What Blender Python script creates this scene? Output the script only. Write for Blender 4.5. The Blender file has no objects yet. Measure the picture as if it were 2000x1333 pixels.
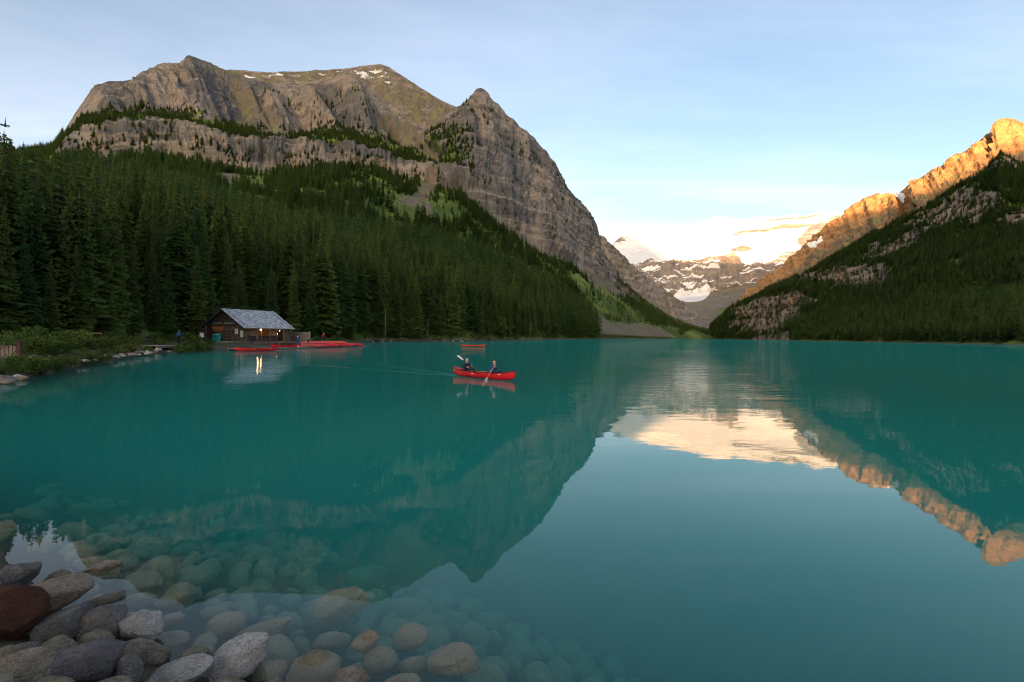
import bpy, bmesh, math, random
import numpy as np
from mathutils import Vector, Matrix, Euler

# ------------------------------------------------------------------ camera, sky, sun, exposure
scene = bpy.context.scene
COL = scene.collection
CAM_H, PITCH, ROLL, FPX = 2.4, 10.2 / 1000.0, 0.0130, 1000.0
cam_data = bpy.data.cameras.new('camera')
cam_data.sensor_fit = 'HORIZONTAL'; cam_data.sensor_width = 36.0; cam_data.lens = 18.0
cam_data.clip_start = 0.05; cam_data.clip_end = 60000.0
cam = bpy.data.objects.new('camera', cam_data); COL.objects.link(cam)
CAM_R = Matrix.Rotation(math.pi / 2 - PITCH, 3, 'X') @ Matrix.Rotation(ROLL, 3, 'Z')
cam.matrix_world = Matrix.Translation((0, 0, CAM_H)) @ CAM_R.to_4x4()
scene.camera = cam

SUN_EL = math.radians(3.7)
SUN_AZ = math.atan2(-0.30, -0.954)            # x east, y north: the sun stands low behind the camera
SUN_DIR = Vector((math.sin(SUN_AZ) * math.cos(SUN_EL), math.cos(SUN_AZ) * math.cos(SUN_EL), math.sin(SUN_EL)))
world = bpy.data.worlds.new('World'); scene.world = world; world.use_nodes = True
def build_world():
    nt = world.node_tree; nt.nodes.clear(); N = nt.nodes.new; L = nt.links.new
    out = N('ShaderNodeOutputWorld'); bg = N('ShaderNodeBackground'); bg.inputs['Strength'].default_value = 0.15
    sky = N('ShaderNodeTexSky'); sky.sky_type = 'NISHITA'; sky.sun_disc = False
    sky.sun_elevation = SUN_EL; sky.sun_rotation = SUN_AZ; sky.altitude = 1700
    sky.air_density = 0.75; sky.dust_density = 10.0; sky.ozone_density = 0.5
    # thin cirrus, laid out on a flat layer high overhead
    tc = N('ShaderNodeTexCoord'); sep = N('ShaderNodeSeparateXYZ'); L(tc.outputs['Generated'], sep.inputs[0])
    zc = N('ShaderNodeMath'); zc.operation = 'MAXIMUM'; zc.inputs[1].default_value = 0.0; L(sep.outputs['Z'], zc.inputs[0])
    za = N('ShaderNodeMath'); za.operation = 'ADD'; za.inputs[1].default_value = 0.10; L(zc.outputs[0], za.inputs[0])
    dx = N('ShaderNodeMath'); dx.operation = 'DIVIDE'; L(sep.outputs['X'], dx.inputs[0]); L(za.outputs[0], dx.inputs[1])
    dy = N('ShaderNodeMath'); dy.operation = 'DIVIDE'; L(sep.outputs['Y'], dy.inputs[0]); L(za.outputs[0], dy.inputs[1])
    cmb = N('ShaderNodeCombineXYZ'); L(dx.outputs[0], cmb.inputs[0]); L(dy.outputs[0], cmb.inputs[1])
    mp = N('ShaderNodeMapping'); mp.inputs['Rotation'].default_value = (0, 0, 0.9); mp.inputs['Scale'].default_value = (0.35, 1.1, 1)
    L(cmb.outputs[0], mp.inputs[0])
    n1 = N('ShaderNodeTexNoise'); n1.inputs['Scale'].default_value = 0.9; n1.inputs['Detail'].default_value = 9; n1.inputs['Roughness'].default_value = 0.58
    n1.inputs['Distortion'].default_value = 0.35; L(mp.outputs[0], n1.inputs['Vector'])
    rmp = N('ShaderNodeMapRange'); rmp.inputs['From Min'].default_value = 0.40; rmp.inputs['From Max'].default_value = 0.80; L(n1.outputs['Fac'], rmp.inputs['Value'])
    sm = N('ShaderNodeMath'); sm.operation = 'POWER'; sm.inputs[1].default_value = 1.3; L(rmp.outputs[0], sm.inputs[0])
    cl = N('ShaderNodeMix'); cl.data_type = 'RGBA'; cl.blend_type = 'ADD'
    th = N('ShaderNodeMapRange'); th.inputs['From Min'].default_value = .15; th.inputs['From Max'].default_value = .6; th.inputs['To Min'].default_value = 1.0; th.inputs['To Max'].default_value = .35; L(sep.outputs['Z'], th.inputs['Value'])
    tm = N('ShaderNodeMath'); tm.operation = 'MULTIPLY'; L(sm.outputs[0], tm.inputs[0]); L(th.outputs[0], tm.inputs[1]); L(tm.outputs[0], cl.inputs['Factor']); L(sky.outputs[0], cl.inputs['A']); cl.inputs['B'].default_value = CLOUD
    L(cl.outputs['Result'], bg.inputs['Color']); L(bg.outputs[0], out.inputs['Surface'])
CLOUD = (1.45, 1.1, 1.12, 1)
build_world()
sun_l = bpy.data.lights.new('sun', 'SUN'); sun_l.energy = 5.0; sun_l.angle = math.radians(0.5); sun_l.color = (1.0, 0.55, 0.25)
sun = bpy.data.objects.new('sun', sun_l); COL.objects.link(sun)
sun.rotation_euler = (-SUN_DIR).to_track_quat('-Z', 'Y').to_euler()
vs = scene.view_settings; vs.view_transform = 'Standard'; vs.look = 'None'; vs.gamma = 1.0; vs.use_curve_mapping = False
vs.exposure = 1.87
cy = scene.cycles
cy.use_denoising = True; cy.denoising_prefilter = 'ACCURATE'; cy.filter_width = 1.15; cy.max_bounces = 8; cy.diffuse_bounces = 2; cy.glossy_bounces = 3; cy.transmission_bounces = 4
cy.volume_bounces = 1; cy.use_adaptive_sampling = True; cy.adaptive_threshold = 0.016; cy.transparent_max_bounces = 8; cy.caustics_reflective = False; cy.sample_clamp_indirect = 6.0

# ------------------------------------------------------------------ helpers
rng = np.random.default_rng(11); random.seed(5)
CR = np.array(CAM_R)
def rays(px, py):
    px = np.asarray(px, float); py = np.asarray(py, float)
    d = np.stack([(px - 1000.0) / FPX, (666.5 - py) / FPX, -np.ones_like(px)], -1)
    return d @ CR.T
def pix(px, py, Y):                      # the point at depth Y seen at a pixel of the photograph
    d = rays(px, py); t = np.asarray(Y, float) / d[..., 1]
    return d * t[..., None] + np.array([0, 0, CAM_H])
def pixz(px, py, z):                     # the point at height z seen at a pixel
    d = rays(px, py); t = (z - CAM_H) / d[..., 2]
    return d * t[..., None] + np.array([0, 0, CAM_H])
def toimg(P):
    q = (np.asarray(P, float) - np.array([0, 0, CAM_H])) @ CR
    return 1000 + FPX * q[..., 0] / -q[..., 2], 666.5 - FPX * q[..., 1] / -q[..., 2]
def hor(px): return 656.3 + (px - 1000) * ROLL
_perm = np.random.default_rng(3).permutation(4096)
_grad = np.random.default_rng(4).normal(size=(4096, 3)); _grad /= np.linalg.norm(_grad, axis=1, keepdims=True)
def pnoise(p):
    p = np.asarray(p, float); i = np.floor(p).astype(np.int64); f = p - i
    u = f * f * f * (f * (f * 6 - 15) + 10); r = 0
    for a in (0, 1):
        for b in (0, 1):
            for c in (0, 1):
                h = _perm[(_perm[(_perm[(i[..., 0] + a) & 4095] + i[..., 1] + b) & 4095] + i[..., 2] + c) & 4095]
                g = _grad[h]; d = f - np.array([a, b, c])
                w = (u[..., 0] if a else 1 - u[..., 0]) * (u[..., 1] if b else 1 - u[..., 1]) * (u[..., 2] if c else 1 - u[..., 2])
                r = r + w * (g * d).sum(-1)
    return r * 1.5
def fbm(p, o=4, gain=0.5):
    r = 0; a = 1.0; p = np.asarray(p, float)
    for _ in range(o): r = r + a * pnoise(p); p = p * 2.03 + 17.3; a *= gain
    return r
def ridged(p, o=4, gain=0.5):
    r = 0; a = 1.0; p = np.asarray(p, float)
    for _ in range(o): r = r + a * (1 - 2 * np.abs(pnoise(p))); p = p * 2.07 + 9.1; a *= gain
    return r
def sstep(a, b, x):
    t = np.clip((x - a) / (b - a), 0, 1); return t * t * (3 - 2 * t)
def in_poly(poly, x, y):
    poly = np.asarray(poly, float); r = np.zeros(np.shape(x), bool); n = len(poly)
    for k in range(n):
        x0, y0 = poly[k]; x1, y1 = poly[(k + 1) % n]
        c = ((y0 > y) != (y1 > y)) & (x < (x1 - x0) * (y - y0) / (y1 - y0 + 1e-12) + x0); r ^= c
    return r
def poly_dist(poly, x, y, closed=True):
    poly = np.asarray(poly, float); n = len(poly); best = np.full(np.shape(x), 1e18)
    for k in range(n if closed else n - 1):
        a = poly[k]; b = poly[(k + 1) % n]; ab = b - a
        t = np.clip(((x - a[0]) * ab[0] + (y - a[1]) * ab[1]) / (ab @ ab + 1e-12), 0, 1)
        best = np.minimum(best, (x - a[0] - t * ab[0]) ** 2 + (y - a[1] - t * ab[1]) ** 2)
    return np.sqrt(best)
def soft_poly(poly, x, y, w):            # 1 inside, fading over w pixels around the edge
    d = poly_dist(poly, x, y); return sstep(-w, w, np.where(in_poly(poly, x, y), d, -d))

def mesh_np(name, V, F, smooth=False):
    V = np.ascontiguousarray(V, np.float32).reshape(-1, 3); F = np.ascontiguousarray(F, np.int32)
    me = bpy.data.meshes.new(name); n, k = F.shape
    me.vertices.add(len(V)); me.vertices.foreach_set('co', V.ravel())
    me.loops.add(n * k); me.loops.foreach_set('vertex_index', F.ravel())
    me.polygons.add(n); me.polygons.foreach_set('loop_start', np.arange(0, n * k, k, dtype=np.int32))
    me.polygons.foreach_set('use_smooth', np.full(n, smooth)); me.update(calc_edges=True); me.validate()
    return me
def grid_faces(nv, nu):
    i = np.arange((nv - 1) * nu).reshape(nv - 1, nu)[:, :-1].ravel()
    return np.stack([i, i + 1, i + nu + 1, i + nu], -1)
def attr_color(me, name, arr):
    a = me.attributes.new(name, 'FLOAT_COLOR', 'POINT'); a.data.foreach_set('color', np.ascontiguousarray(arr, np.float32).ravel())
def link(name, data, mat=None, parent=None, loc=None, rot=None, scale=None):
    o = bpy.data.objects.new(name, data); COL.objects.link(o)
    if mat is not None and data is not None and len(data.materials) == 0: data.materials.append(mat)
    if parent is not None: o.parent = parent
    if loc is not None: o.location = loc
    if rot is not None: o.rotation_euler = rot
    if scale is not None: o.scale = scale
    return o
def tag(o, label=None, cat=None, group=None, kind=None):
    if label: o['label'] = label
    if cat: o['category'] = cat
    if group: o['group'] = group
    if kind: o['kind'] = kind
    return o
def thing(name, label, cat, loc=(0, 0, 0), rotz=0.0, group=None):
    o = bpy.data.objects.new(name, None); COL.objects.link(o); o.empty_display_size = 0.3
    o.location = loc; o.rotation_euler = (0, 0, rotz)
    return tag(o, label, cat, group)

class MB:                                 # collects simple solids into one mesh
    def __init__(s): s.v = []; s.f = []
    def add(s, vs, fs):
        b = len(s.v); s.v += [tuple(v) for v in vs]; s.f += [tuple(b + i for i in f) for f in fs]; return s
    def box(s, c, d, rot=None):
        c = Vector(c); hx, hy, hz = d[0] / 2, d[1] / 2, d[2] / 2
        P = [Vector((x, y, z)) for x in (-hx, hx) for y in (-hy, hy) for z in (-hz, hz)]
        if rot is not None: P = [rot @ p for p in P]
        return s.add([p + c for p in P], [(0, 1, 3, 2), (4, 6, 7, 5), (0, 4, 5, 1), (2, 3, 7, 6), (0, 2, 6, 4), (1, 5, 7, 3)])
    def tube(s, pts, rad, n=8, cap=True):
        pts = [Vector(p) for p in pts]; m = len(pts)
        if not hasattr(rad, '__len__'): rad = [rad] * m
        b = []; up = None
        for i, p in enumerate(pts):
            t = (pts[min(i + 1, m - 1)] - pts[max(i - 1, 0)]).normalized()
            if up is None: up = Vector((0, 0, 1)) if abs(t.z) < 0.9 else Vector((1, 0, 0))
            x = up.cross(t).normalized(); y = t.cross(x).normalized(); up = y
            b += [p + (x * math.cos(2 * math.pi * k / n) + y * math.sin(2 * math.pi * k / n)) * rad[i] for k in range(n)]
        fs = [(i * n + k, i * n + (k + 1) % n, (i + 1) * n + (k + 1) % n, (i + 1) * n + k) for i in range(m - 1) for k in range(n)]
        if cap: fs += [tuple(range(n - 1, -1, -1)), tuple((m - 1) * n + k for k in range(n))]
        return s.add(b, fs)
    def mesh(s, name, smooth=False):
        me = bpy.data.meshes.new(name); me.from_pydata(s.v, [], s.f); me.update()
        if smooth: me.polygons.foreach_set('use_smooth', [True] * len(me.polygons))
        return me
    def build(s, name, mat, parent=None, smooth=False, **k):
        return link(name, s.mesh(name, smooth), mat, parent, **k)

# ------------------------------------------------------------------ materials
MATS = {}
class NT:
    def __init__(s, name):
        s.m = bpy.data.materials.new(name); s.m.use_nodes = True; s.t = s.m.node_tree; s.t.nodes.clear(); MATS[name] = s.m
        s.out = s.n('ShaderNodeOutputMaterial')
    def n(s, t, **k):
        x = s.t.nodes.new(t)
        for a, b in k.items(): setattr(x, a, b)
        return x
    def l(s, a, b): s.t.links.new(a, b)
    def val(s, sock, v):
        if hasattr(v, 'is_output') or isinstance(v, bpy.types.NodeSocket): s.l(v, sock)
        else: sock.default_value = v
    def math(s, op, a, b=0.0, c=None, clamp=False):
        x = s.n('ShaderNodeMath', operation=op); x.use_clamp = clamp; s.val(x.inputs[0], a); s.val(x.inputs[1], b)
        if c is not None: s.val(x.inputs[2], c)
        return x.outputs[0]
    def mix(s, f, a, b, blend='MIX'):
        x = s.n('ShaderNodeMix', data_type='RGBA', blend_type=blend); s.val(x.inputs['Factor'], f)
        s.val(x.inputs['A'], a if not isinstance(a, tuple) else (*a[:3], 1)); s.val(x.inputs['B'], b if not isinstance(b, tuple) else (*b[:3], 1))
        return x.outputs['Result']
    def pos(s, scale=(1, 1, 1), obj=False):
        g = s.n('ShaderNodeTexCoord').outputs['Object'] if obj else s.n('ShaderNodeNewGeometry').outputs['Position']
        mp = s.n('ShaderNodeMapping'); mp.inputs['Scale'].default_value = scale; s.l(g, mp.inputs[0]); return mp.outputs[0]
    def noise(s, vec, scale=1.0, detail=5, rough=0.55, dist=0.0):
        x = s.n('ShaderNodeTexNoise'); x.inputs['Scale'].default_value = scale; x.inputs['Detail'].default_value = detail
        x.inputs['Roughness'].default_value = rough; x.inputs['Distortion'].default_value = dist; s.l(vec, x.inputs['Vector']); return x.outputs['Fac']
    def ramp(s, f, a, b, lo=0.0, hi=1.0):
        x = s.n('ShaderNodeMapRange'); x.interpolation_type = 'SMOOTHSTEP'
        x.inputs['From Min'].default_value = a; x.inputs['From Max'].default_value = b; x.inputs['To Min'].default_value = lo; x.inputs['To Max'].default_value = hi
        s.val(x.inputs['Value'], f); return x.outputs[0]
    def bump(s, h, dist, strength=1.0):
        b = s.n('ShaderNodeBump'); b.inputs['Distance'].default_value = dist; b.inputs['Strength'].default_value = strength; s.l(h, b.inputs['Height']); return b.outputs[0]
    def rand(s): return s.n('ShaderNodeObjectInfo').outputs['Random']
    def bsdf(s, col, rough=0.9, normal=None, metal=0.0, spec=0.3):
        p = s.n('ShaderNodeBsdfPrincipled'); s.val(p.inputs['Base Color'], col if not isinstance(col, tuple) else (*col[:3], 1))
        s.val(p.inputs['Roughness'], rough); p.inputs['Metallic'].default_value = metal; p.inputs['Specular IOR Level'].default_value = spec
        if normal is not None: s.l(normal, p.inputs['Normal'])
        s.l(p.outputs[0], s.out.inputs['Surface']); return p
def simple(name, col, rough=0.8, var=0.25, scale=6.0, spec=0.3, bump=0.0):
    t = NT(name); v = t.noise(t.pos(obj=True), scale, 4)
    c2 = tuple(max(0, x * (1 - var)) for x in col); c3 = tuple(min(1, x * (1 + var)) for x in col)
    t.bsdf(t.mix(t.ramp(v, .3, .7), c2, c3), rough, t.bump(v, bump) if bump else None, spec=spec); return t.m

def rock_mat(name, warm, grey, dark, veg=(.085, .135, .03), veg2=(.24, .285, .06), scree=(.27, .235, .19), snow=(.86, .87, .9), k=1.0):
    t = NT(name); at = t.n('ShaderNodeAttribute', attribute_name='cover')
    sp = t.n('ShaderNodeSeparateColor'); t.l(at.outputs['Color'], sp.inputs[0])
    big = t.noise(t.pos((.006 * k, .006 * k, .004 * k)), 1.0, 6, .6, .6)
    streak = t.noise(t.pos((.06 * k, .06 * k, .008 * k)), 1.0, 6, .65, .4)
    strata = t.noise(t.pos((.004 * k, .004 * k, .07 * k)), 1.0, 5, .6, .3)
    fine = t.noise(t.pos((.22 * k, .22 * k, .12 * k)), 1.0, 6, .7)
    c = t.mix(t.ramp(t.math('ADD', t.math('MULTIPLY', t.math('SUBTRACT', at.outputs['Alpha'], .5), .5), big), .43, .57), grey, warm)
    mid = t.noise(t.pos((.025 * k, .025 * k, .014 * k)), 1.0, 6, .65, .8)
    c = t.mix(t.ramp(mid, .48, .64, 0, .65), c, dark)
    c = t.mix(t.ramp(streak, .50, .66, 0, .6), c, dark)
    c = t.mix(t.ramp(strata, .32, .46, .35, 0), c, dark); c = t.mix(t.ramp(strata, .52, .66, 0, .6), c, tuple(min(1, x * 1.25) for x in warm))
    c = t.mix(t.ramp(fine, .35, .8, 0, .5), c, tuple(x * .55 for x in grey))
    sc = t.mix(t.ramp(fine, .3, .7), tuple(x * .75 for x in scree), scree)
    sc = t.mix(t.ramp(streak, .45, .7, 0, .6), sc, tuple(x * .45 for x in scree)); sc = t.mix(t.ramp(mid, .5, .68, 0, .5), sc, veg2)
    c = t.mix(t.ramp(t.math('ADD', sp.outputs['Blue'], t.math('MULTIPLY', t.math('SUBTRACT', t.math('ADD', fine, mid), 1.0), 1.1)), .35, .65), c, sc)
    vg = t.mix(t.ramp(big, .4, .6), veg, veg2); vg = t.mix(t.ramp(fine, .35, .7, 0, .5), vg, tuple(x * .5 for x in veg))
    vf = t.ramp(t.math('ADD', sp.outputs['Red'], t.math('MULTIPLY', t.math('SUBTRACT', fine, .5), 1.2)), .4, .6)
    c = t.mix(vf, c, vg)
    sf = t.ramp(t.math('ADD', sp.outputs['Green'], t.math('MULTIPLY', t.math('SUBTRACT', fine, .5), .8)), .42, .58)
    c = t.mix(sf, c, snow)
    t.bsdf(c, .95, t.bump(t.math('ADD', fine, streak), 1.4 / k, .7), spec=.1); return t.m
rock_mat('rock_left', (.32, .268, .225), (.16, .153, .15), (.07, .067, .067), scree=(.22, .185, .14))
rock_mat('rock_right', (.33, .255, .20), (.24, .20, .17), (.12, .10, .09))
rock_mat('rock_far', (.33, .28, .245), (.25, .25, .27), (.14, .14, .165), scree=(.27, .235, .19), k=.5)  # grey and dark tones lightened bluish: distance haze put into the rock colour
rock_mat('rock_sunny', (.44, .25, .115), (.29, .175, .095), (.15, .10, .065), scree=(.22, .165, .12), k=.6)  # part of the dawn sun's orange is put into this rock colour
simple('bark', (.12, .095, .075), .95, .4, 3.0)
simple('dead_wood', (.20, .18, .15), .9, .3, 3.0)

def leaf_mat(name, a, b, dark=.55, scale=.9):
    t = NT(name); r = t.rand(); v = t.noise(t.pos(obj=True), scale, 3)
    c = t.mix(r, a, b); c = t.mix(t.ramp(v, .35, .65, 0, dark), c, tuple(x * .45 for x in a))
    d = t.n('ShaderNodeBsdfDiffuse'); t.l(c, d.inputs['Color']); tr = t.n('ShaderNodeBsdfTranslucent'); t.l(c, tr.inputs['Color'])
    m = t.n('ShaderNodeMixShader'); m.inputs[0].default_value = .4; t.l(d.outputs[0], m.inputs[1]); t.l(tr.outputs[0], m.inputs[2])
    t.l(m.outputs[0], t.out.inputs['Surface']); return t.m
leaf_mat('needles', (.075, .145, .048), (.19, .235, .058))
leaf_mat('needles_pale', (.13, .21, .055), (.23, .27, .065))
leaf_mat('shrub_leaf', (.08, .15, .038), (.17, .20, .055), .5, 3.0)
# ------------------------------------------------------------------ lake outline, ground and lake bed
LAKE = [(-2.1, 3.5), (-3.2, 3.95), (-5.4, 5.4), (-9, 7.0), (-16, 10), (-25, 16), (-25.5, 22), (-24.3, 25.5), (-28.5, 33), (-34, 44), (-39.5, 56),
        (-39, 66), (-40, 76), (-38, 100), (-42, 140), (-43, 157), (-20, 202), (16, 322), (118, 690), (290, 1120), (530, 1620), (700, 1980), (790, 1950),
        (770, 1740), (735, 1455), (590, 905), (500, 622), (428, 424), (520, 300), (600, 150), (500, -60), (60, -14), (14, -0.5), (3.2, 1.6), (0.2, 2.5)]
def shore_d(x, y):
    d = poly_dist(LAKE, x, y); return np.where(in_poly(LAKE, x, y), d, -d)
def ground_z(x, y):
    d = shore_d(x, y); R = np.hypot(x, y)
    nz = fbm(np.stack([x * .5, y * .5, x * 0], -1), 3)
    near = 1 - sstep(9, 20, R)
    steep = .43 * near + .32 * (1 - near)
    extra = .16 * np.maximum(0, x + .4) * near
    wet = -np.minimum(steep * np.maximum(d, 0) + extra * sstep(0, 1.2, d), 9.0) + .04 * nz * near
    dry = np.minimum(.42 * -np.minimum(d, 0), .75 + .012 * -np.minimum(d, 0)) + .05 * nz
    return np.where(d > 0, wet, np.maximum(dry, .02))
def build_ground():
    rr = np.concatenate([np.linspace(.4, 12, 90), np.geomspace(12.3, 14000, 190)]); th = np.linspace(0, 2 * np.pi, 481)
    Rg, T = np.meshgrid(rr, th, indexing='ij'); x = Rg * np.sin(T); y = Rg * np.cos(T); z = ground_z(x, y)
    V = np.stack([x, y, z], -1).reshape(-1, 3); F = grid_faces(*Rg.shape)[:, ::-1]
    me = mesh_np('ground', V, F, True)
    bm = bmesh.new(); bm.from_mesh(me); bmesh.ops.remove_doubles(bm, verts=bm.verts, dist=1e-4)
    bmesh.ops.holes_fill(bm, edges=[e for e in bm.edges if e.is_boundary and e.verts[0].co.length < 3]); bm.to_mesh(me); bm.free()
    t = NT('ground_soil'); n1 = t.noise(t.pos(), .8, 6, .6); n2 = t.noise(t.pos(), 14, 5, .7)
    sz = t.n('ShaderNodeSeparateXYZ'); t.l(t.n('ShaderNodeNewGeometry').outputs['Position'], sz.inputs[0])
    bed = t.mix(n2, (.025, .024, .018), (.075, .066, .046)); bank = t.mix(n2, (.05, .05, .03), (.13, .11, .075))
    grass = t.mix(n1, (.04, .055, .018), (.085, .085, .03))
    c = t.mix(t.ramp(sz.outputs['Z'], -.02, .06), bed, bank); c = t.mix(t.math('MULTIPLY', t.ramp(sz.outputs['Z'], .35, .7), t.ramp(n1, .35, .5)), c, grass)
    t.bsdf(c, .95, t.bump(n2, .03), spec=.15)
    tag(link('ground', me, t.m), kind='structure')
build_ground()

# ------------------------------------------------------------------ mountains: surfaces lofted through ridge, cliff and shore lines
def row_at(row, xs):
    rx = np.array([r[0] for r in row], float); Y = np.exp(np.interp(xs, rx, np.log([r[2] for r in row])))
    if len(row[0]) == 4:
        z = np.interp(xs, rx, [r[3] for r in row]); py = hor(xs) - (z - CAM_H) / Y * FPX
    else: py = np.interp(xs, rx, [r[1] for r in row])
    return xs, py, Y
class Loft: pass
def loft(rows, xs, nseg, ease=None):
    L = Loft(); R = [row_at(r, xs) for r in rows]; W = [pix(*r) for r in R]; PX = []; PY = []; P = []; Wc = []
    for k in range(len(rows) - 1):
        n = nseg[k]; last = k == len(rows) - 2
        for j in range(n + (1 if last else 0)):
            t = j / n; P.append(W[k] * (1 - t) + W[k + 1] * t); Wc.append(k + t)
    L.P = np.array(P); L.w = np.repeat(np.array(Wc)[:, None], len(xs), 1); L.px, L.py = toimg(L.P); L.xs = xs
    return L
def normals(P):
    du = np.gradient(P, axis=1); dv = np.gradient(P, axis=0); n = np.cross(du, dv); n /= np.linalg.norm(n, axis=-1, keepdims=True) + 1e-9
    return n
def finish(L, name, mat, cover, smooth=False):
    me = mesh_np(name, L.P, grid_faces(*L.P.shape[:2]), smooth); attr_color(me, 'cover', cover.reshape(-1, 4))
    L.cover = cover; L.ob = tag(link(name, me, MATS[mat]), kind='structure'); return L
def cover0(L): c = np.zeros(L.P.shape[:2] + (4,)); c[..., 3] = 1; return c

# --- mountain above the left shore
ROW_L = [
 [(-700, 0, 34, .9), (-300, 0, 38, .9), (0, 0, 47, .9), (200, 0, 66, .9), (300, 0, 80, 1.0), (420, 0, 102, 1.0), (480, 0, 108, 1.0), (600, 0, 122, .8), (700, 0, 150, .5), (740, 0, 163, .3), (900, 0, 203, .3), (1050, 0, 324, .3), (1170, 0, 694, .3), (1250, 0, 1120, .3), (1330, 0, 1610, .3), (1400, 0, 2000, .3)],
 [(-700, 424, 380), (0, 424, 400), (300, 402, 400), (450, 417, 420), (600, 450, 450), (700, 449, 500), (850, 471, 600), (1000, 519, 750), (1100, 568, 900), (1180, 618, 1040), (1250, 636, 1350), (1330, 652, 1720), (1400, 656, 2050)],
 [(-700, 330, 900), (0, 345, 1000), (100, 330, 1040), (125, 300, 1050), (200, 302, 1080), (330, 305, 1050), (450, 332, 1050), (560, 335, 1080), (640, 322, 1100), (740, 330, 1120), (830, 355, 1100), (900, 372, 1050), (960, 430, 1050), (1020, 470, 1100), (1085, 505, 1200), (1150, 535, 1400), (1210, 565, 1750), (1260, 600, 1900), (1320, 632, 2000), (1400, 650, 2150)],
 [(-700, 290, 930), (0, 325, 1040), (100, 305, 1070), (125, 272, 1080), (160, 245, 1095), (240, 237, 1110), (330, 240, 1100), (440, 262, 1090), (520, 277, 1110), (650, 277, 1140), (740, 300, 1150), (850, 327, 1130), (880, 325, 1085), (910, 333, 1085), (960, 370, 1095), (1020, 405, 1150), (1085, 445, 1260), (1150, 495, 1480), (1210, 557, 1800), (1260, 594, 1930), (1320, 629, 2030), (1400, 649, 2170)],
 [(-700, 285, 1050), (0, 310, 1150), (100, 296, 1170), (125, 262, 1180), (160, 225, 1200), (240, 213, 1230), (330, 222, 1250), (440, 240, 1260), (520, 258, 1280), (600, 258, 1300), (650, 250, 1320), (740, 260, 1330), (800, 285, 1330), (850, 303, 1290), (880, 285, 1200), (920, 262, 1180), (960, 300, 1190), (1020, 340, 1250), (1085, 385, 1360), (1150, 458, 1570), (1210, 552, 1850), (1260, 588, 1950), (1320, 626, 2050), (1400, 648, 2185)],
 [(-700, 275, 1200), (0, 300, 1250), (60, 292, 1280), (108, 282, 1300), (120, 264, 1305), (150, 217, 1350), (185, 167, 1400), (230, 159, 1430), (275, 158, 1450), (310, 129, 1500), (358, 125, 1550), (368, 110, 1560), (420, 128, 1600), (470, 150, 1620), (530, 165, 1640), (600, 160, 1650), (650, 150, 1650), (688, 137, 1640), (715, 165, 1610), (760, 215, 1580), (800, 242, 1540), (850, 262, 1470), (875, 225, 1430), (905, 204, 1400), (925, 188, 1375), (938, 176, 1370), (944, 177, 1370), (960, 194, 1375), (1000, 235, 1420), (1070, 300, 1540), (1110, 370, 1620), (1150, 418, 1720), (1166, 440, 1750), (1172, 480, 1800), (1195, 520, 1880), (1212, 548, 1920), (1240, 578, 1960), (1320, 622, 2060), (1360, 640, 2120), (1400, 647, 2200)],
]
ROW_L.append([(r[0], hor(r[0]) - (hor(r[0]) - r[1]) * .45, r[2] + 550) for r in ROW_L[5]])
BENCH_TREES = []
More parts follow.
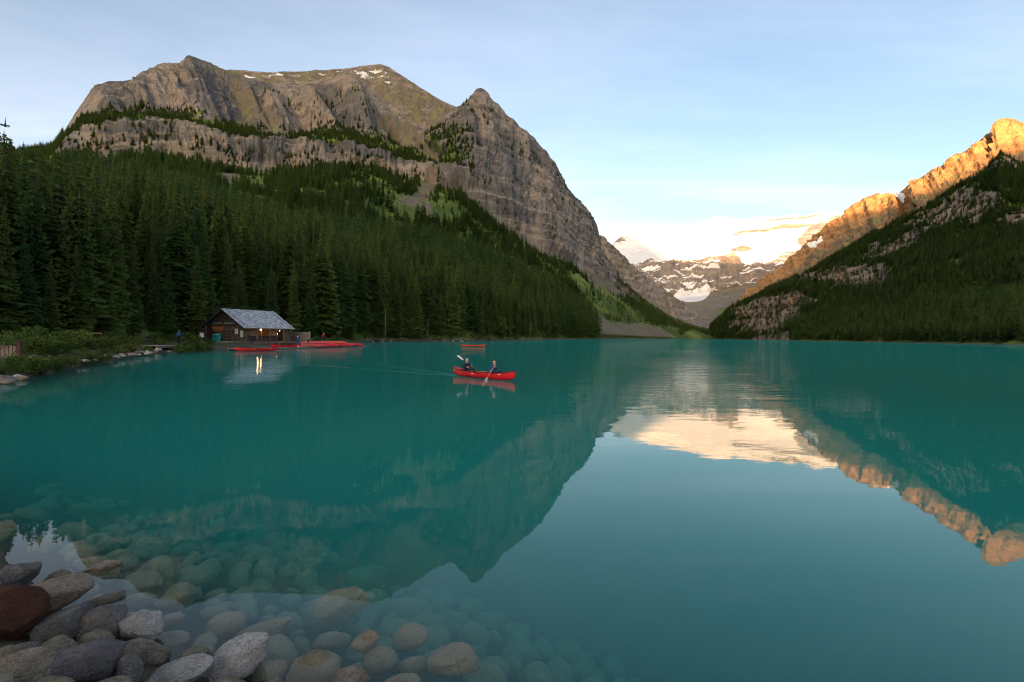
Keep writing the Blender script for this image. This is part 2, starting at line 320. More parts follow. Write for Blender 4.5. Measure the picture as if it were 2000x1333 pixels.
def build_left():
    xs = np.linspace(-700, 1400, 960); xs = np.concatenate([np.linspace(-700, -20, 60), np.linspace(-15, 1400, 820)])
    L = loft(ROW_L, xs, [70, 90, 70, 34, 110, 8]); P0 = L.P.copy(); n = normals(L.P); w = L.w; x, y, z = [L.P[..., k] for k in range(3)]
    cliff1 = sstep(2.0, 2.35, w) * (1 - sstep(2.95, 3.1, w)); up = sstep(3.6, 4.2, w) * (1 - sstep(4.75, 5.0, w) * .5); butt = sstep(860, 930, L.px)
    wall = np.clip(sstep(2.0, 2.4, w) * butt * (1 - sstep(4.7, 5.0, w) * .5), 0, 1)
    us = L.px * 1.35 + .25 * (z - 400); gul = ridged(np.stack([us / 125, z / 700, z * 0 + .3], -1), 3, .42)                 # spurs and gullies
    uf = L.px * 1.2 + 10 * fbm(np.stack([x / 90, y / 90, z / 90], -1), 2); flute = .6 * ridged(np.stack([uf / 75, z / 420, y / 600], -1), 2, .5) + .55 * ridged(np.stack([uf / 27, z / 300, y / 600 + 5], -1), 3, .5)                # vertical fluting
    rough = fbm(np.stack([x / 22, y / 22, z / 18], -1), 5, .6)
    zt = z + 14 * fbm(np.stack([x / 200, y / 200, z / 90], -1), 2)
    led = np.abs(((zt / 26.0) % 1.0) - .5) * 2; led = sstep(.25, .75, led)           # ledges of the bedding
    gul = gul - .55; flute = flute - .6
    d = np.maximum(up * (1 - butt), 0) * (46 * gul * (1 - .9 * sstep(4.45, 4.95, w)) + 10 * flute + 2.2 * rough + 3.5 * led)
    d += cliff1 * (1 - butt) * (15 * flute + 1.6 * rough + 9 * gul + 2.5 * led) + wall * (15 * gul * (1 - .8 * sstep(4.5, 5, w)) + 14 * flute + 3.0 * rough + 2.6 * led)
    d += (1 - np.maximum(np.maximum(up, cliff1), wall)) * sstep(.2, .8, w) * (5 * fbm(np.stack([x / 90, y / 90, z * 0], -1), 3)) * (1 - sstep(4.9, 5, w))
    back = sstep(5.02, 5.3, w); edge = np.clip((L.px - 1205) / 60, 0, 1)
    L.P = L.P - n * np.sign(n[..., 1:2] + 1e-9) * (d * (1 - back) * (1 - edge) * sstep(105, 260, L.px))[..., None]
    L.flute = flute
    c = cover0(L); px, py = L.px, L.py; nz = fbm(np.stack([x / 45, y / 45, z / 45], -1), 4); nl = fbm(np.stack([x / 160, y / 160, z / 160], -1), 3)
    slope = 1 - np.abs(normals(L.P)[..., 2])
    veg = 1 - sstep(1.88, 2.08, w + .05 * nz)
    veg = np.maximum(veg, sstep(2.9, 3.08, w) * (1 - sstep(3.5, 4.0, w + .3 * nz)) * (1 - wall) * .9)
    veg = np.maximum(np.maximum(veg, edge), 1 - sstep(95, 130, px))
    # brush on the upper slopes and in gullies
    veg = np.maximum(veg, .36 * sstep(.1, .5, nl + .3 * nz) * sstep(3.5, 4.0, w) * (1 - butt) * (1 - sstep(4.7, 5, w)))
    for poly, a, f in (([(850, 300), (885, 255), (915, 250), (905, 300), (880, 330), (860, 330)], .8, 8), ([(900, 300), (960, 330), (950, 350), (890, 325)], .6, 10)):
        veg = np.maximum(veg, a * soft_poly(poly, px + 14 * nz, py + 10 * nl, f * 1.5) * (.75 + .7 * nz))
    scree = np.zeros_like(veg)
    for poly, f in (([(690, 205), (740, 215), (800, 250), (850, 285), (858, 320), (846, 322), (800, 285), (740, 245)], 12),
                    ([(805, 385), (840, 340), (856, 335), (850, 375), (835, 380), (845, 410), (868, 430), (850, 430), (825, 405)], 5),
                    ([(765, 380), (800, 385), (830, 392), (828, 402), (780, 395)], 4), ([(415, 345), (460, 338), (470, 350), (430, 362)], 5),
                    ([(190, 305), (230, 296), (235, 306), (195, 318)], 4), ([(1170, 640), (1195, 628), (1290, 640), (1320, 662), (1170, 664)], 5),
                    ([(1140, 600), (1175, 618), (1200, 645), (1178, 648), (1160, 620)], 4), ([(1105, 515), (1180, 548), (1225, 575), (1220, 585), (1165, 560)], 5),
                    ([(415, 128), (470, 155), (560, 265), (530, 270), (470, 220)], 16)):
        scree = np.maximum(scree, soft_poly(poly, px + 9 * nz, py + 7 * nl, f * 1.6))
    beach = (1 - sstep(.0, .02, w)) * (px > 715) * (px < 1170); c[..., 2] = np.clip(scree + .35 * nz * (scree > .05) + beach, 0, 1); c[..., 0] = np.clip(veg * (1 - .95 * c[..., 2]) - .3 * sstep(.55, .9, slope) * (w > 2), 0, 1)
    c[..., 3] = np.clip(.5 + .9 * fbm(np.stack([us / 150 + 3, z / 500, z * 0], -1), 3) - .25 * sstep(2, 3, w) * (1 - sstep(3, 3.5, w)), 0, 1)
    return finish(L, 'mountain_left', 'rock_left', c)
LEFT = build_left()

# --- summit ridge with late snow behind it
def build_summit():
    xs = np.linspace(360, 1000, 420)
    top = [(360, 160, 1880), (400, 137, 1880), (470, 138, 1880), (530, 142, 1880), (640, 138, 1890), (700, 131, 1900), (740, 125, 1900), (760, 132, 1895), (790, 151, 1880), (850, 190, 1850), (885, 207, 1830), (940, 235, 1800), (1000, 300, 1800)]
    rows = [[(360, 330, 1660), (700, 330, 1660), (850, 330, 1600), (1000, 330, 1560)], [(360, 200, 1760), (470, 175, 1760), (620, 175, 1770), (740, 190, 1760), (850, 250, 1700), (1000, 310, 1650)], top,
            [(r[0], hor(r[0]) - (hor(r[0]) - r[1]) * .4, r[2] + 700) for r in top]]
    L = loft(rows, xs, [70, 60, 8]); n = normals(L.P); x, y, z = [L.P[..., k] for k in range(3)]; w = L.w
    g = 1 - sstep(2.0, 2.3, w)
    d = 8 * ridged(np.stack([x / 90, y / 200, z / 400], -1), 4) + 4 * fbm(np.stack([x / 20, y / 20, z / 14], -1), 5)
    L.P = L.P - n * np.sign(n[..., 1:2] + 1e-9) * (d * g * (1 - .7 * sstep(1.8, 2, w)))[..., None]
    c = cover0(L); nz = fbm(np.stack([x / 40, y / 60, z / 22], -1), 4)
    c[..., 2] = np.clip(.75 * sstep(.6, 1.2, w) * (1 - sstep(1.75, 1.98, w)) + .5 * nz * (w < 2), 0, 1)
    sn = np.zeros_like(w)
    for poly in ([(470, 145), (500, 150), (560, 150), (552, 160), (480, 157)], [(560, 148), (660, 142), (720, 134), (720, 142), (640, 152), (570, 156)], [(690, 142), (735, 136), (790, 160), (780, 176), (700, 158)]):
        sn = np.maximum(sn, soft_poly(poly, L.px, L.py, 5) * (.55 + .55 * nz))
    c[..., 1] = np.clip(sn, 0, 1) * .8
    c[..., 0] = .35 * sstep(.1, .6, nz) * (1 - sstep(1.2, 1.8, w))
    return finish(L, 'mountain_summit', 'rock_left', c)
build_summit()

# --- wooded slope of the right shore
ROW_R = [
 [(1385, 0, 2010, .3), (1430, 0, 1760, .3), (1500, 0, 1460, .3), (1650, 0, 910, .3), (1800, 0, 628, .3), (2000, 0, 430, .3), (2200, 0, 350, .3), (2600, 0, 290, .3)],
 [(1385, 655, 2050), (1430, 638, 1850), (1500, 630, 1650), (1650, 612, 1200), (1800, 592, 950), (2000, 572, 750), (2600, 560, 600)],
 [(1385, 645, 2100), (1430, 612, 1950), (1500, 578, 1850), (1650, 530, 1600), (1800, 482, 1350), (2000, 440, 1150), (2600, 400, 1000)],
 [(1385, 640, 2150), (1430, 600, 2050), (1500, 565, 2000), (1560, 540, 1980), (1620, 507, 1950), (1700, 460, 1900), (1780, 417, 1800), (1860, 371, 1700), (1920, 331, 1620), (1952, 301, 1590), (2000, 322, 1600), (2100, 330, 1550), (2600, 300, 1400)]]
ROW_R.append([(r[0], hor(r[0]) - (hor(r[0]) - r[1]) * .45, r[2] + 500) for r in ROW_R[3]])
ROCK_R = [([(1430, 600), (1480, 580), (1560, 572), (1600, 588), (1560, 602), (1500, 610), (1440, 622)], 7), ([(1425, 628), (1500, 610), (1560, 608), (1570, 618), (1510, 650), (1428, 640)], 6),
          ([(1530, 545), (1640, 515), (1745, 528), (1730, 556), (1640, 560), (1550, 556)], 8), ([(1650, 512), (1700, 485), (1790, 450), (1800, 470), (1720, 505)], 7),
          ([(1760, 445), (1830, 392), (1920, 362), (1958, 385), (1945, 415), (1900, 436), (1810, 455)], 9), ([(1950, 440), (2010, 400), (2010, 430), (1960, 455)], 8),
          ([(1690, 445), (1760, 408), (1800, 392), (1830, 398), (1760, 430), (1700, 460)], 7), ([(1890, 350), (1950, 297), (2010, 320), (2010, 335), (1960, 330)], 6), ([(1470, 655), (1530, 650), (1560, 664), (1470, 664)], 4)]
def build_right():
    xs = np.concatenate([np.linspace(1385, 2020, 460), np.linspace(2025, 2600, 60)])
    L = loft(ROW_R, xs, [60, 90, 90, 8]); n = normals(L.P); x, y, z = [L.P[..., k] for k in range(3)]; w = L.w
    nz = fbm(np.stack([x / 40, y / 40, z / 25], -1), 4)
    rock = np.zeros_like(w)
    for poly, f in ROCK_R: rock = np.maximum(rock, soft_poly(poly, L.px + 16 * nz, L.py + 12 * fbm(np.stack([x / 90, y / 90, z / 60 + 7], -1), 3), f * 1.5))
    rock = np.clip(rock + .55 * nz * (rock > .03), 0, 1); g = sstep(.05, .4, w) * (1 - sstep(3.02, 3.3, w))
    d = 7 * fbm(np.stack([x / 120, y / 120, z / 120], -1), 4) + rock * (6 * ridged(np.stack([x / 50, y / 70, z / 90], -1), 3) + 2.5 * fbm(np.stack([x / 14, y / 14, z / 8], -1), 4))
    L.P = L.P - n * np.sign(n[..., 1:2] + 1e-9) * (d * g * (1 - .6 * sstep(2.85, 3, w)))[..., None]
    L.rock = rock; c = cover0(L); bch = 1 - sstep(.0, .014, w); c[..., 2] = bch; c[..., 0] = (1 - sstep(.3, .6, rock)) * (1 - bch); return finish(L, 'mountain_right', 'rock_right', c)
RIGHT = build_right()

# --- high ridge behind it, its crest in the first sun
def build_crest():
    xs = np.linspace(1380, 2700, 620)
    top = [(1380, 636, 3300), (1400, 622, 3300), (1440, 592, 3400), (1490, 553, 3500), (1545, 508, 3600), (1580, 478, 3650), (1600, 455, 3700), (1620, 438, 3720), (1640, 425, 3700), (1668, 402, 3650), (1690, 388, 3600), (1715, 378, 3500), (1738, 380, 3450), (1755, 376, 3400), (1768, 366, 3350), (1782, 356, 3250), (1815, 339, 3150), (1850, 321, 3070), (1868, 306, 3040), (1880, 300, 3020), (1905, 284, 2980), (1930, 260, 2950), (1942, 240, 2935), (1955, 232, 2920), (1985, 234, 2900), (2000, 243, 2900), (2150, 300, 2880), (2700, 330, 2750)]
    rows = [[(1380, 650, 2500), (1600, 600, 2500), (2000, 480, 2050), (2700, 500, 1950)], [(1380, 645, 2900), (1500, 590, 3000), (1600, 530, 3050), (1700, 470, 3000), (1800, 420, 2750), (2000, 345, 2550), (2700, 420, 2450)], top,
            [(r[0], hor(r[0]) - (hor(r[0]) - r[1]) * .4, r[2] + 900) for r in top]]
    L = loft(rows, xs, [60, 130, 8]); n = normals(L.P); x, y, z = [L.P[..., k] for k in range(3)]; w = L.w
    g = (1 - sstep(2.02, 2.3, w)) * (1 - .85 * sstep(1.8, 2, w)); zt = z + 30 * fbm(np.stack([x / 400, y / 400, z / 200], -1), 2)
    led = sstep(.2, .8, np.abs(((zt / 55.0) % 1.0) - .5) * 2)
    d = 20 * ridged(np.stack([L.px / 45 + z / 700, z / 900, z * 0], -1), 3) + 6 * ridged(np.stack([x / 45, y / 70, z / 130], -1), 4) + 20 * led + 9 * fbm(np.stack([x / 30, y / 30, z / 16], -1), 4)
    L.P = L.P - n * np.sign(n[..., 1:2] + 1e-9) * (d * g)[..., None]
    c = cover0(L); nz = fbm(np.stack([x / 80, y / 80, z / 40], -1), 4)
    c[..., 2] = np.clip(sstep(.5, 1.2, w) * (1 - sstep(1.2, 1.5, w)) * .7 + .35 * nz, 0, 1) * (w < 2)
    c[..., 0] = .8 * (1 - sstep(.5, 1.1, w + .4 * nz)) * sstep(1450, 1500, L.px)
    sn = np.maximum(soft_poly([(1712, 372), (1762, 376), (1758, 390), (1722, 386)], L.px, L.py, 3), soft_poly([(1585, 490), (1612, 470), (1610, 480), (1590, 497)], L.px, L.py, 4))
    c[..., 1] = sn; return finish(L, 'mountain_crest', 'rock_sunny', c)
build_crest()

# --- glacier at the head of the valley, and the bare slope in front of it
def build_glacier():
    xs = np.linspace(1080, 1760, 520)
    top = [(1080, 540, 5900), (1160, 505, 5900), (1196, 476, 5900), (1208, 466, 5900), (1216, 461, 5900), (1226, 463, 5900), (1240, 459, 5950), (1300, 447, 6100), (1360, 436, 6200), (1402, 424, 6200), (1412, 423, 6200), (1440, 430, 6150), (1480, 425, 6150), (1500, 423, 6100), (1520, 425, 6100), (1556, 418, 6000), (1570, 424, 6000), (1600, 412, 5900), (1640, 414, 5800), (1690, 440, 5700), (1760, 480, 5700)]
    rows = [[(1080, 657, 2250), (1350, 659, 2250), (1400, 659, 2300), (1760, 660, 2300)], [(1080, 630, 3500), (1250, 622, 3700), (1330, 612, 3800), (1400, 600, 3900), (1450, 590, 3900), (1760, 590, 3700)],
            [(1080, 600, 4300), (1240, 572, 4500), (1300, 583, 4400), (1350, 580, 4450), (1400, 574, 4500), (1460, 560, 4550), (1760, 540, 4500)],
            [(1080, 560, 4700), (1200, 525, 4800), (1260, 517, 4850), (1330, 520, 4850), (1400, 508, 4850), (1430, 502, 4850), (1450, 522, 4750), (1500, 520, 4800), (1560, 505, 4900), (1760, 500, 4800)],
            [(1080, 550, 5300), (1216, 498, 5400), (1300, 482, 5500), (1400, 465, 5500), (1500, 458, 5500), (1560, 452, 5450), (1600, 448, 5400), (1760, 490, 5200)], top,
            [(r[0], 560, r[2] + 1500) for r in top]]
    L = loft(rows, xs, [40, 40, 70, 60, 70, 6]); n = normals(L.P); x, y, z = [L.P[..., k] for k in range(3)]; w = L.w
    cl = sstep(1.9, 2.1, w) * (1 - sstep(2.95, 3.05, w)); zt = z + 35 * fbm(np.stack([x / 500, y / 500, z / 300], -1), 2)
    led = sstep(.2, .8, np.abs(((zt / 70.0) % 1.0) - .5) * 2); g = 1 - sstep(5.02, 5.3, w)
    d = cl * (40 * ridged(np.stack([x / 160, y / 300, z / 400], -1), 4) + 28 * led + 10 * fbm(np.stack([x / 40, y / 40, z / 25], -1), 4))
    d += sstep(3, 3.2, w) * (16 * fbm(np.stack([x / 260, y / 260, z / 160], -1), 4) + 14 * led * sstep(4, 4.5, w)) * (1 - .7 * sstep(4.8, 5, w)) + (1 - sstep(1.8, 2, w)) * 12 * fbm(np.stack([x / 150, y / 150, z / 100], -1), 4)
    L.P = L.P - n * np.sign(n[..., 1:2] + 1e-9) * (d * g)[..., None]
    c = cover0(L); nz = fbm(np.stack([x / 150, y / 150, z / 60], -1), 4); nf = fbm(np.stack([x / 210, y / 500, z / 13], -1), 4)
    snow = sstep(2.98, 3.08, w + .06 * nz) * .95 + .95 * (cl > .5) * sstep(.16, .42, nf + .3 * (1 - led) - .06)
    rockp = 0
    for poly, f in (([(1555, 470), (1580, 440), (1640, 420), (1640, 470), (1600, 490), (1560, 480)], 6), ([(1425, 488), (1450, 480), (1478, 482), (1460, 490), (1430, 493)], 3), ([(1390, 500), (1425, 498), (1420, 508), (1395, 506)], 3),
                    ([(1425, 455), (1500, 445), (1590, 436), (1590, 442), (1500, 452), (1430, 460)], 4), ([(1200, 476), (1214, 462), (1222, 470), (1215, 480)], 4), ([(1405, 510), (1435, 503), (1450, 522), (1440, 545), (1405, 545)], 8),
                    ([(1470, 432), (1560, 424), (1610, 418), (1610, 423), (1560, 430), (1480, 438)], 3), ([(1515, 500), (1570, 480), (1610, 470), (1600, 500), (1540, 515)], 8)):
        rockp = np.maximum(rockp, soft_poly(poly, L.px, L.py, f) * (.7 + .6 * nf))
    snow = np.clip(snow - rockp, 0, 1)
    snow = np.maximum(snow, soft_poly([(1308, 588), (1330, 572), (1350, 576), (1375, 568), (1388, 575), (1370, 588), (1335, 590)], L.px, L.py, 3))
    c[..., 1] = snow; c[..., 2] = (1 - sstep(1.95, 2.1, w)) * np.clip(.75 + .5 * nz, 0, 1)
    c[..., 0] = np.clip(soft_poly([(1400, 600), (1470, 590), (1470, 650), (1390, 650)], L.px, L.py, 15) * (.6 + .5 * nz), 0, 1)
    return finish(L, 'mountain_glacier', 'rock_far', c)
build_glacier()
def build_shoulder():
    xs = np.linspace(1100, 1400, 220)
    top = [(1100, 425, 2900), (1150, 440, 2950), (1166, 459, 3000), (1180, 466, 3050), (1192, 480, 3100), (1200, 486, 3130), (1215, 502, 3200), (1240, 527, 3300), (1290, 562, 3400), (1340, 602, 3500), (1372, 628, 3500), (1400, 640, 3500)]
    rows = [[(1100, 650, 2300), (1400, 657, 2400)], [(1100, 560, 2600), (1200, 560, 2750), (1260, 590, 2900), (1330, 630, 3000), (1400, 650, 3100)], top, [(r[0], hor(r[0]) - (hor(r[0]) - r[1]) * .4, r[2] + 700) for r in top]]
    L = loft(rows, xs, [50, 90, 6]); n = normals(L.P); x, y, z = [L.P[..., k] for k in range(3)]; w = L.w
    zt = z + 20 * fbm(np.stack([x / 300, y / 300, z / 200], -1), 2); led = sstep(.2, .8, np.abs(((zt / 45.0) % 1.0) - .5) * 2)
    d = 18 * ridged(np.stack([x / 130, y / 300, z / 300], -1), 4) + 12 * led + 6 * fbm(np.stack([x / 30, y / 30, z / 18], -1), 4)
    L.P = L.P - n * np.sign(n[..., 1:2] + 1e-9) * (d * (1 - sstep(2, 2.3, w)) * (1 - .6 * sstep(1.85, 2, w)))[..., None]
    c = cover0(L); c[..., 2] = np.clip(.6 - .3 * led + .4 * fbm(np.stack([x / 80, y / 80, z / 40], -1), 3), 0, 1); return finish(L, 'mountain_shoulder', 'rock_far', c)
build_shoulder()
# --- unseen range added behind the camera, its crest shaped to keep the lake in shade
def build_east():
    s = np.array([SUN_DIR.x, SUN_DIR.y]); s /= np.linalg.norm(s); q = np.array([-s[1], s[0]]); l = np.linspace(-24000, 24000, 320); d = 14000.0
    if q[0] < 0: q = -q
    h = 860 + (d + 3356) * math.tan(SUN_EL) + 40 * fbm(np.stack([l / 1500, l * 0, l * 0], -1), 4) + EAST_SHADE_RISE(l); V = []
    for off, f in ((-4200, 0), (-2000, .5), (0, 1), (1500, .5), (3500, 0)):
        b = s[None] * (d + off) + q[None] * l[:, None]; jag = 180 * fbm(np.stack([l / 700, l * 0 + off, l * 0], -1), 3) * (f not in (0, 1))
        V.append(np.stack([b[:, 0], b[:, 1], h * f + jag], -1))
    V = np.array(V); me = mesh_np('east_shade_ridge', V, grid_faces(*V.shape[:2])); attr_color(me, 'cover', np.tile([.5, 0, .2, 1], (V.shape[0] * V.shape[1], 1)))
    tag(link('east_shade_ridge', me, MATS['rock_left']), kind='structure')
def EAST_SHADE_RISE(l): return 560 * (1 - sstep(-520, 60, l)) + 190 * sstep(1350, 1750, l)  # raises the added crest where the slopes need more shade
build_east()

# ------------------------------------------------------------------ the lake: a body of silty water
def build_lake():
    t = NT('lake_water'); g = t.n('ShaderNodeNewGeometry')
    p1 = t.noise(t.pos((.55, 1.5, 1)), 1.0, 3, .5, .3); p2 = t.noise(t.pos((.13, .32, 1)), 1.0, 2, .5); p3 = t.noise(t.pos((2.2, 5.5, 1)), 1.0, 2, .5)
    calm = t.ramp(t.noise(t.pos((.012, .03, 1)), 1.0, 3, .5), .4, .62)
    sp = t.n('ShaderNodeSeparateXYZ'); t.l(g.outputs['Position'], sp.inputs[0]); near = t.ramp(sp.outputs['Y'], 5, 34)
    h = t.math('ADD', t.math('MULTIPLY', p1, .024), t.math('MULTIPLY', p2, .045)); h = t.math('ADD', h, t.math('MULTIPLY', p3, .0035))
    amp = t.math('MULTIPLY', t.math('ADD', t.math('MULTIPLY', calm, .65), .35), t.math('ADD', t.math('MULTIPLY', near, .87), .13))
    st = pixz(891, 733.6, 0.0); bw = pixz(1001, 744.5, 0.0); hd = math.atan2(bw[1] - st[1], bw[0] - st[0])      # the wake of the paddled canoe
    mp = t.n('ShaderNodeMapping'); mp.vector_type = 'TEXTURE'; mp.inputs['Location'].default_value = (st[0], st[1], 0); mp.inputs['Rotation'].default_value = (0, 0, hd); t.l(g.outputs['Position'], mp.inputs[0])
    ws = t.n('ShaderNodeSeparateXYZ'); t.l(mp.outputs[0], ws.inputs[0]); bk = t.math('MULTIPLY', ws.outputs['X'], -1.0); wob = t.math('MULTIPLY', t.math('SUBTRACT', p1, .5), .5)
    dv = t.math('SUBTRACT', t.math('ABSOLUTE', t.math('ADD', ws.outputs['Y'], wob)), t.math('ADD', t.math('MULTIPLY', bk, .17), .2)); wd = t.math('ADD', t.math('MULTIPLY', bk, .012), .10)
    q = t.math('DIVIDE', dv, wd); gs = t.math('EXPONENT', t.math('MULTIPLY', t.math('MULTIPLY', q, q), -1.0)); fade = t.math('MULTIPLY', t.ramp(bk, -2.0, .5), t.ramp(bk, 4, 22, 1, 0))
    h = t.math('ADD', h, t.math('MULTIPLY', t.math('MULTIPLY', gs, fade), .11))
    nrm = t.bump(t.math('MULTIPLY', h, amp), 1.0)
    fr = t.n('ShaderNodeFresnel'); fr.inputs['IOR'].default_value = 1.333; t.l(nrm, fr.inputs['Normal'])
    f = t.math('MULTIPLY', t.math('MINIMUM', t.math('MULTIPLY', fr.outputs[0], 1.0), .62), t.math('SUBTRACT', 1.0, g.outputs['Backfacing']))
    gl = t.n('ShaderNodeBsdfGlossy'); gl.inputs['Roughness'].default_value = .0; t.l(nrm, gl.inputs['Normal'])
    tr = t.n('ShaderNodeBsdfTransparent'); m = t.n('ShaderNodeMixShader'); t.l(f, m.inputs[0]); t.l(tr.outputs[0], m.inputs[1]); t.l(gl.outputs[0], m.inputs[2])
    t.l(m.outputs[0], t.out.inputs['Surface'])
    sc = t.n('ShaderNodeVolumeScatter'); sc.inputs['Color'].default_value = (.085, .46, .44, 1); sc.inputs["Density"].default_value = .175; sc.inputs['Anisotropy'].default_value = 0.0
    ab = t.n('ShaderNodeVolumeAbsorption'); ab.inputs['Color'].default_value = (0.0, .80, .775, 1); ab.inputs['Density'].default_value = .40
    ad = t.n('ShaderNodeAddShader'); t.l(sc.outputs[0], ad.inputs[0]); t.l(ab.outputs[0], ad.inputs[1]); t.l(ad.outputs[0], t.out.inputs['Volume'])
    mb = MB().box((0, 1100, -6), (5000, 2400, 12)); o = mb.build('lake_water', t.m); tag(o, kind='structure')
build_lake()
# ------------------------------------------------------------------ spruces
def spruce_mesh(name, seed, whorls, per, quality, slim=1.0, bare=0.0):
    """unit-height spruce crown: drooping jagged sprays in whorls; returns crown, trunk meshes (height 1)"""
    r = np.random.default_rng(seed); V = []; F = []
    for i in range(whorls):
        t = (i + r.uniform(-.3, .3)) / whorls; t = min(max(t, 0), .985); z = .05 + bare + (.95 - bare) * t
        R = (.125 * slim) * ((1 - t) ** .82) * r.uniform(.72, 1.2) + .006
        if t < .12: R *= .6 + 3 * t
        k = max(3, int(round(per * (1 - .55 * t) + r.uniform(-1, 1)))); a0 = r.uniform(0, 6.28)
        for j in range(k):
            if r.random() < .07: continue
            a = a0 + 2 * math.pi * (j + r.uniform(-.3, .3)) / k; L = R * r.uniform(.65, 1.2); dr = L * r.uniform(.15, .5); wd = L * r.uniform(.42, .62) + .005
            ca, sa = math.cos(a), math.sin(a)
            def pt(s, side, dz=0): return (ca * s - sa * side, sa * s + ca * side, z + .012 - dr * (s / max(L, 1e-5)) ** 1.3 + .25 * dr * (s > .9 * L) + dz)
            b = len(V)
            if quality >= 2:
                n = 4; V.append(pt(.0, 0))
                for q in range(1, n + 1):
                    s = L * q / n; ws = wd * (math.sin(math.pi * min(.98, .25 + .72 * q / n)))
                    jag = r.uniform(.6, 1.3); V += [pt(s * .96, 0, .003), pt(s * r.uniform(.86, 1.02), ws * jag, -.006), pt(s * r.uniform(.86, 1.02), -ws * jag, -.006)]
                pc = b
                for q in range(1, n + 1):
                    c0 = b + 1 + 3 * (q - 1); F += [(pc, c0 + 1, c0), (pc, c0, c0 + 2)]; pc = c0
                # hanging twigs below the spray
                for q in range(2):
                    s = L * r.uniform(.35, .9); p = pt(s, 0); bb = len(V); V += [pt(s - .18 * L, wd * .15), pt(s + .18 * L, -wd * .15), (p[0], p[1], p[2] - r.uniform(.010, .022))]; F.append((bb, bb + 1, bb + 2))
            else:
                V += [pt(0, 0), pt(L * .6, wd * .8, -.008), pt(L, 0), pt(L * .6, -wd * .8, -.008)]; F += [(b, b + 1, b + 2), (b, b + 2, b + 3)]
    # leader
    b = len(V); V += [(.004, 0, .96), (-.003, .004, .96), (-.003, -.004, .96), (0, 0, 1.02)]; F += [(b, b + 1, b + 3), (b + 1, b + 2, b + 3), (b + 2, b, b + 3)]
    cr = mesh_np(name + '_crown', np.array(V), np.array(F)); cr.materials.append(MATS['needles'])
    tr = MB().tube([(0, 0, -.05), (0, 0, .25), (0, 0, .6), (.001, 0, .97)], [.009, .0075, .005, .001], 6).mesh(name + '_trunk', True); tr.materials.append(MATS['bark'])
    return cr, tr
NEAR = [spruce_mesh('spruce', s, w, p, 2, sl, ba) for s, w, p, sl, ba in ((1, 44, 11, 1.0, .0), (2, 40, 10, .85, .02), (3, 46, 11, 1.15, .0), (4, 42, 10, .95, .03), (5, 38, 10, .8, .05), (6, 44, 11, 1.05, .01))]
FAR_COL = bpy.data.collections.new('far_spruce_kinds'); PALE_COL = bpy.data.collections.new('pale_spruce_kinds')
for k in range(5):
    c_, t_ = spruce_mesh('far_spruce', 20 + k, 20, 7, 1, (1.25, 1.05, 1.4, 1.15, 1.0)[k], (0, .04, 0, .02, .06)[k])
    o = bpy.data.objects.new('far_spruce_%d' % k, c_); FAR_COL.objects.link(o)
    c2 = c_.copy(); c2.materials.clear(); c2.materials.append(MATS['needles_pale']); PALE_COL.objects.link(bpy.data.objects.new('pale_spruce_%d' % k, c2))
def scatter(name, P, scl, col, label, cat):
    n = len(P); me = bpy.data.meshes.new(name); me.vertices.add(n); me.vertices.foreach_set('co', np.ascontiguousarray(P, np.float32).ravel())
    r = np.random.default_rng(n)
    a = me.attributes.new('scl', 'FLOAT_VECTOR', 'POINT'); w = r.uniform(1.05, 1.5, n); a.data.foreach_set('vector', np.stack([scl * w, scl * w, scl], -1).astype(np.float32).ravel())
    a = me.attributes.new('rot', 'FLOAT_VECTOR', 'POINT'); a.data.foreach_set('vector', np.stack([r.normal(0, .025, n), r.normal(0, .025, n), r.uniform(0, 6.28, n)], -1).astype(np.float32).ravel())
    a = me.attributes.new('kind', 'INT', 'POINT'); a.data.foreach_set('value', r.integers(0, 5, n).astype(np.int32))
    ng = bpy.data.node_groups.new(name, 'GeometryNodeTree'); ng.interface.new_socket('Geometry', in_out='INPUT', socket_type='NodeSocketGeometry'); ng.interface.new_socket('Geometry', in_out='OUTPUT', socket_type='NodeSocketGeometry')
    N = ng.nodes.new; L = ng.links.new; gi = N('NodeGroupInput'); go = N('NodeGroupOutput'); ip = N('GeometryNodeInstanceOnPoints'); ci = N('GeometryNodeCollectionInfo')
    ci.inputs['Collection'].default_value = col; ci.inputs['Separate Children'].default_value = True; ci.inputs['Reset Children'].default_value = True
    def na(nm, t):
        x = N('GeometryNodeInputNamedAttribute'); x.data_type = t; x.inputs['Name'].default_value = nm; return x.outputs['Attribute']
    L(gi.outputs[0], ip.inputs['Points']); L(ci.outputs[0], ip.inputs['Instance']); ip.inputs['Pick Instance'].default_value = True
    L(na('kind', 'INT'), ip.inputs['Instance Index']); L(na('rot', 'FLOAT_VECTOR'), ip.inputs['Rotation']); L(na('scl', 'FLOAT_VECTOR'), ip.inputs['Scale']); L(ip.outputs[0], go.inputs[0])
    o = link(name, me); md = o.modifiers.new('trees', 'NODES'); md.node_group = ng
    return tag(o, label, cat, kind='stuff')

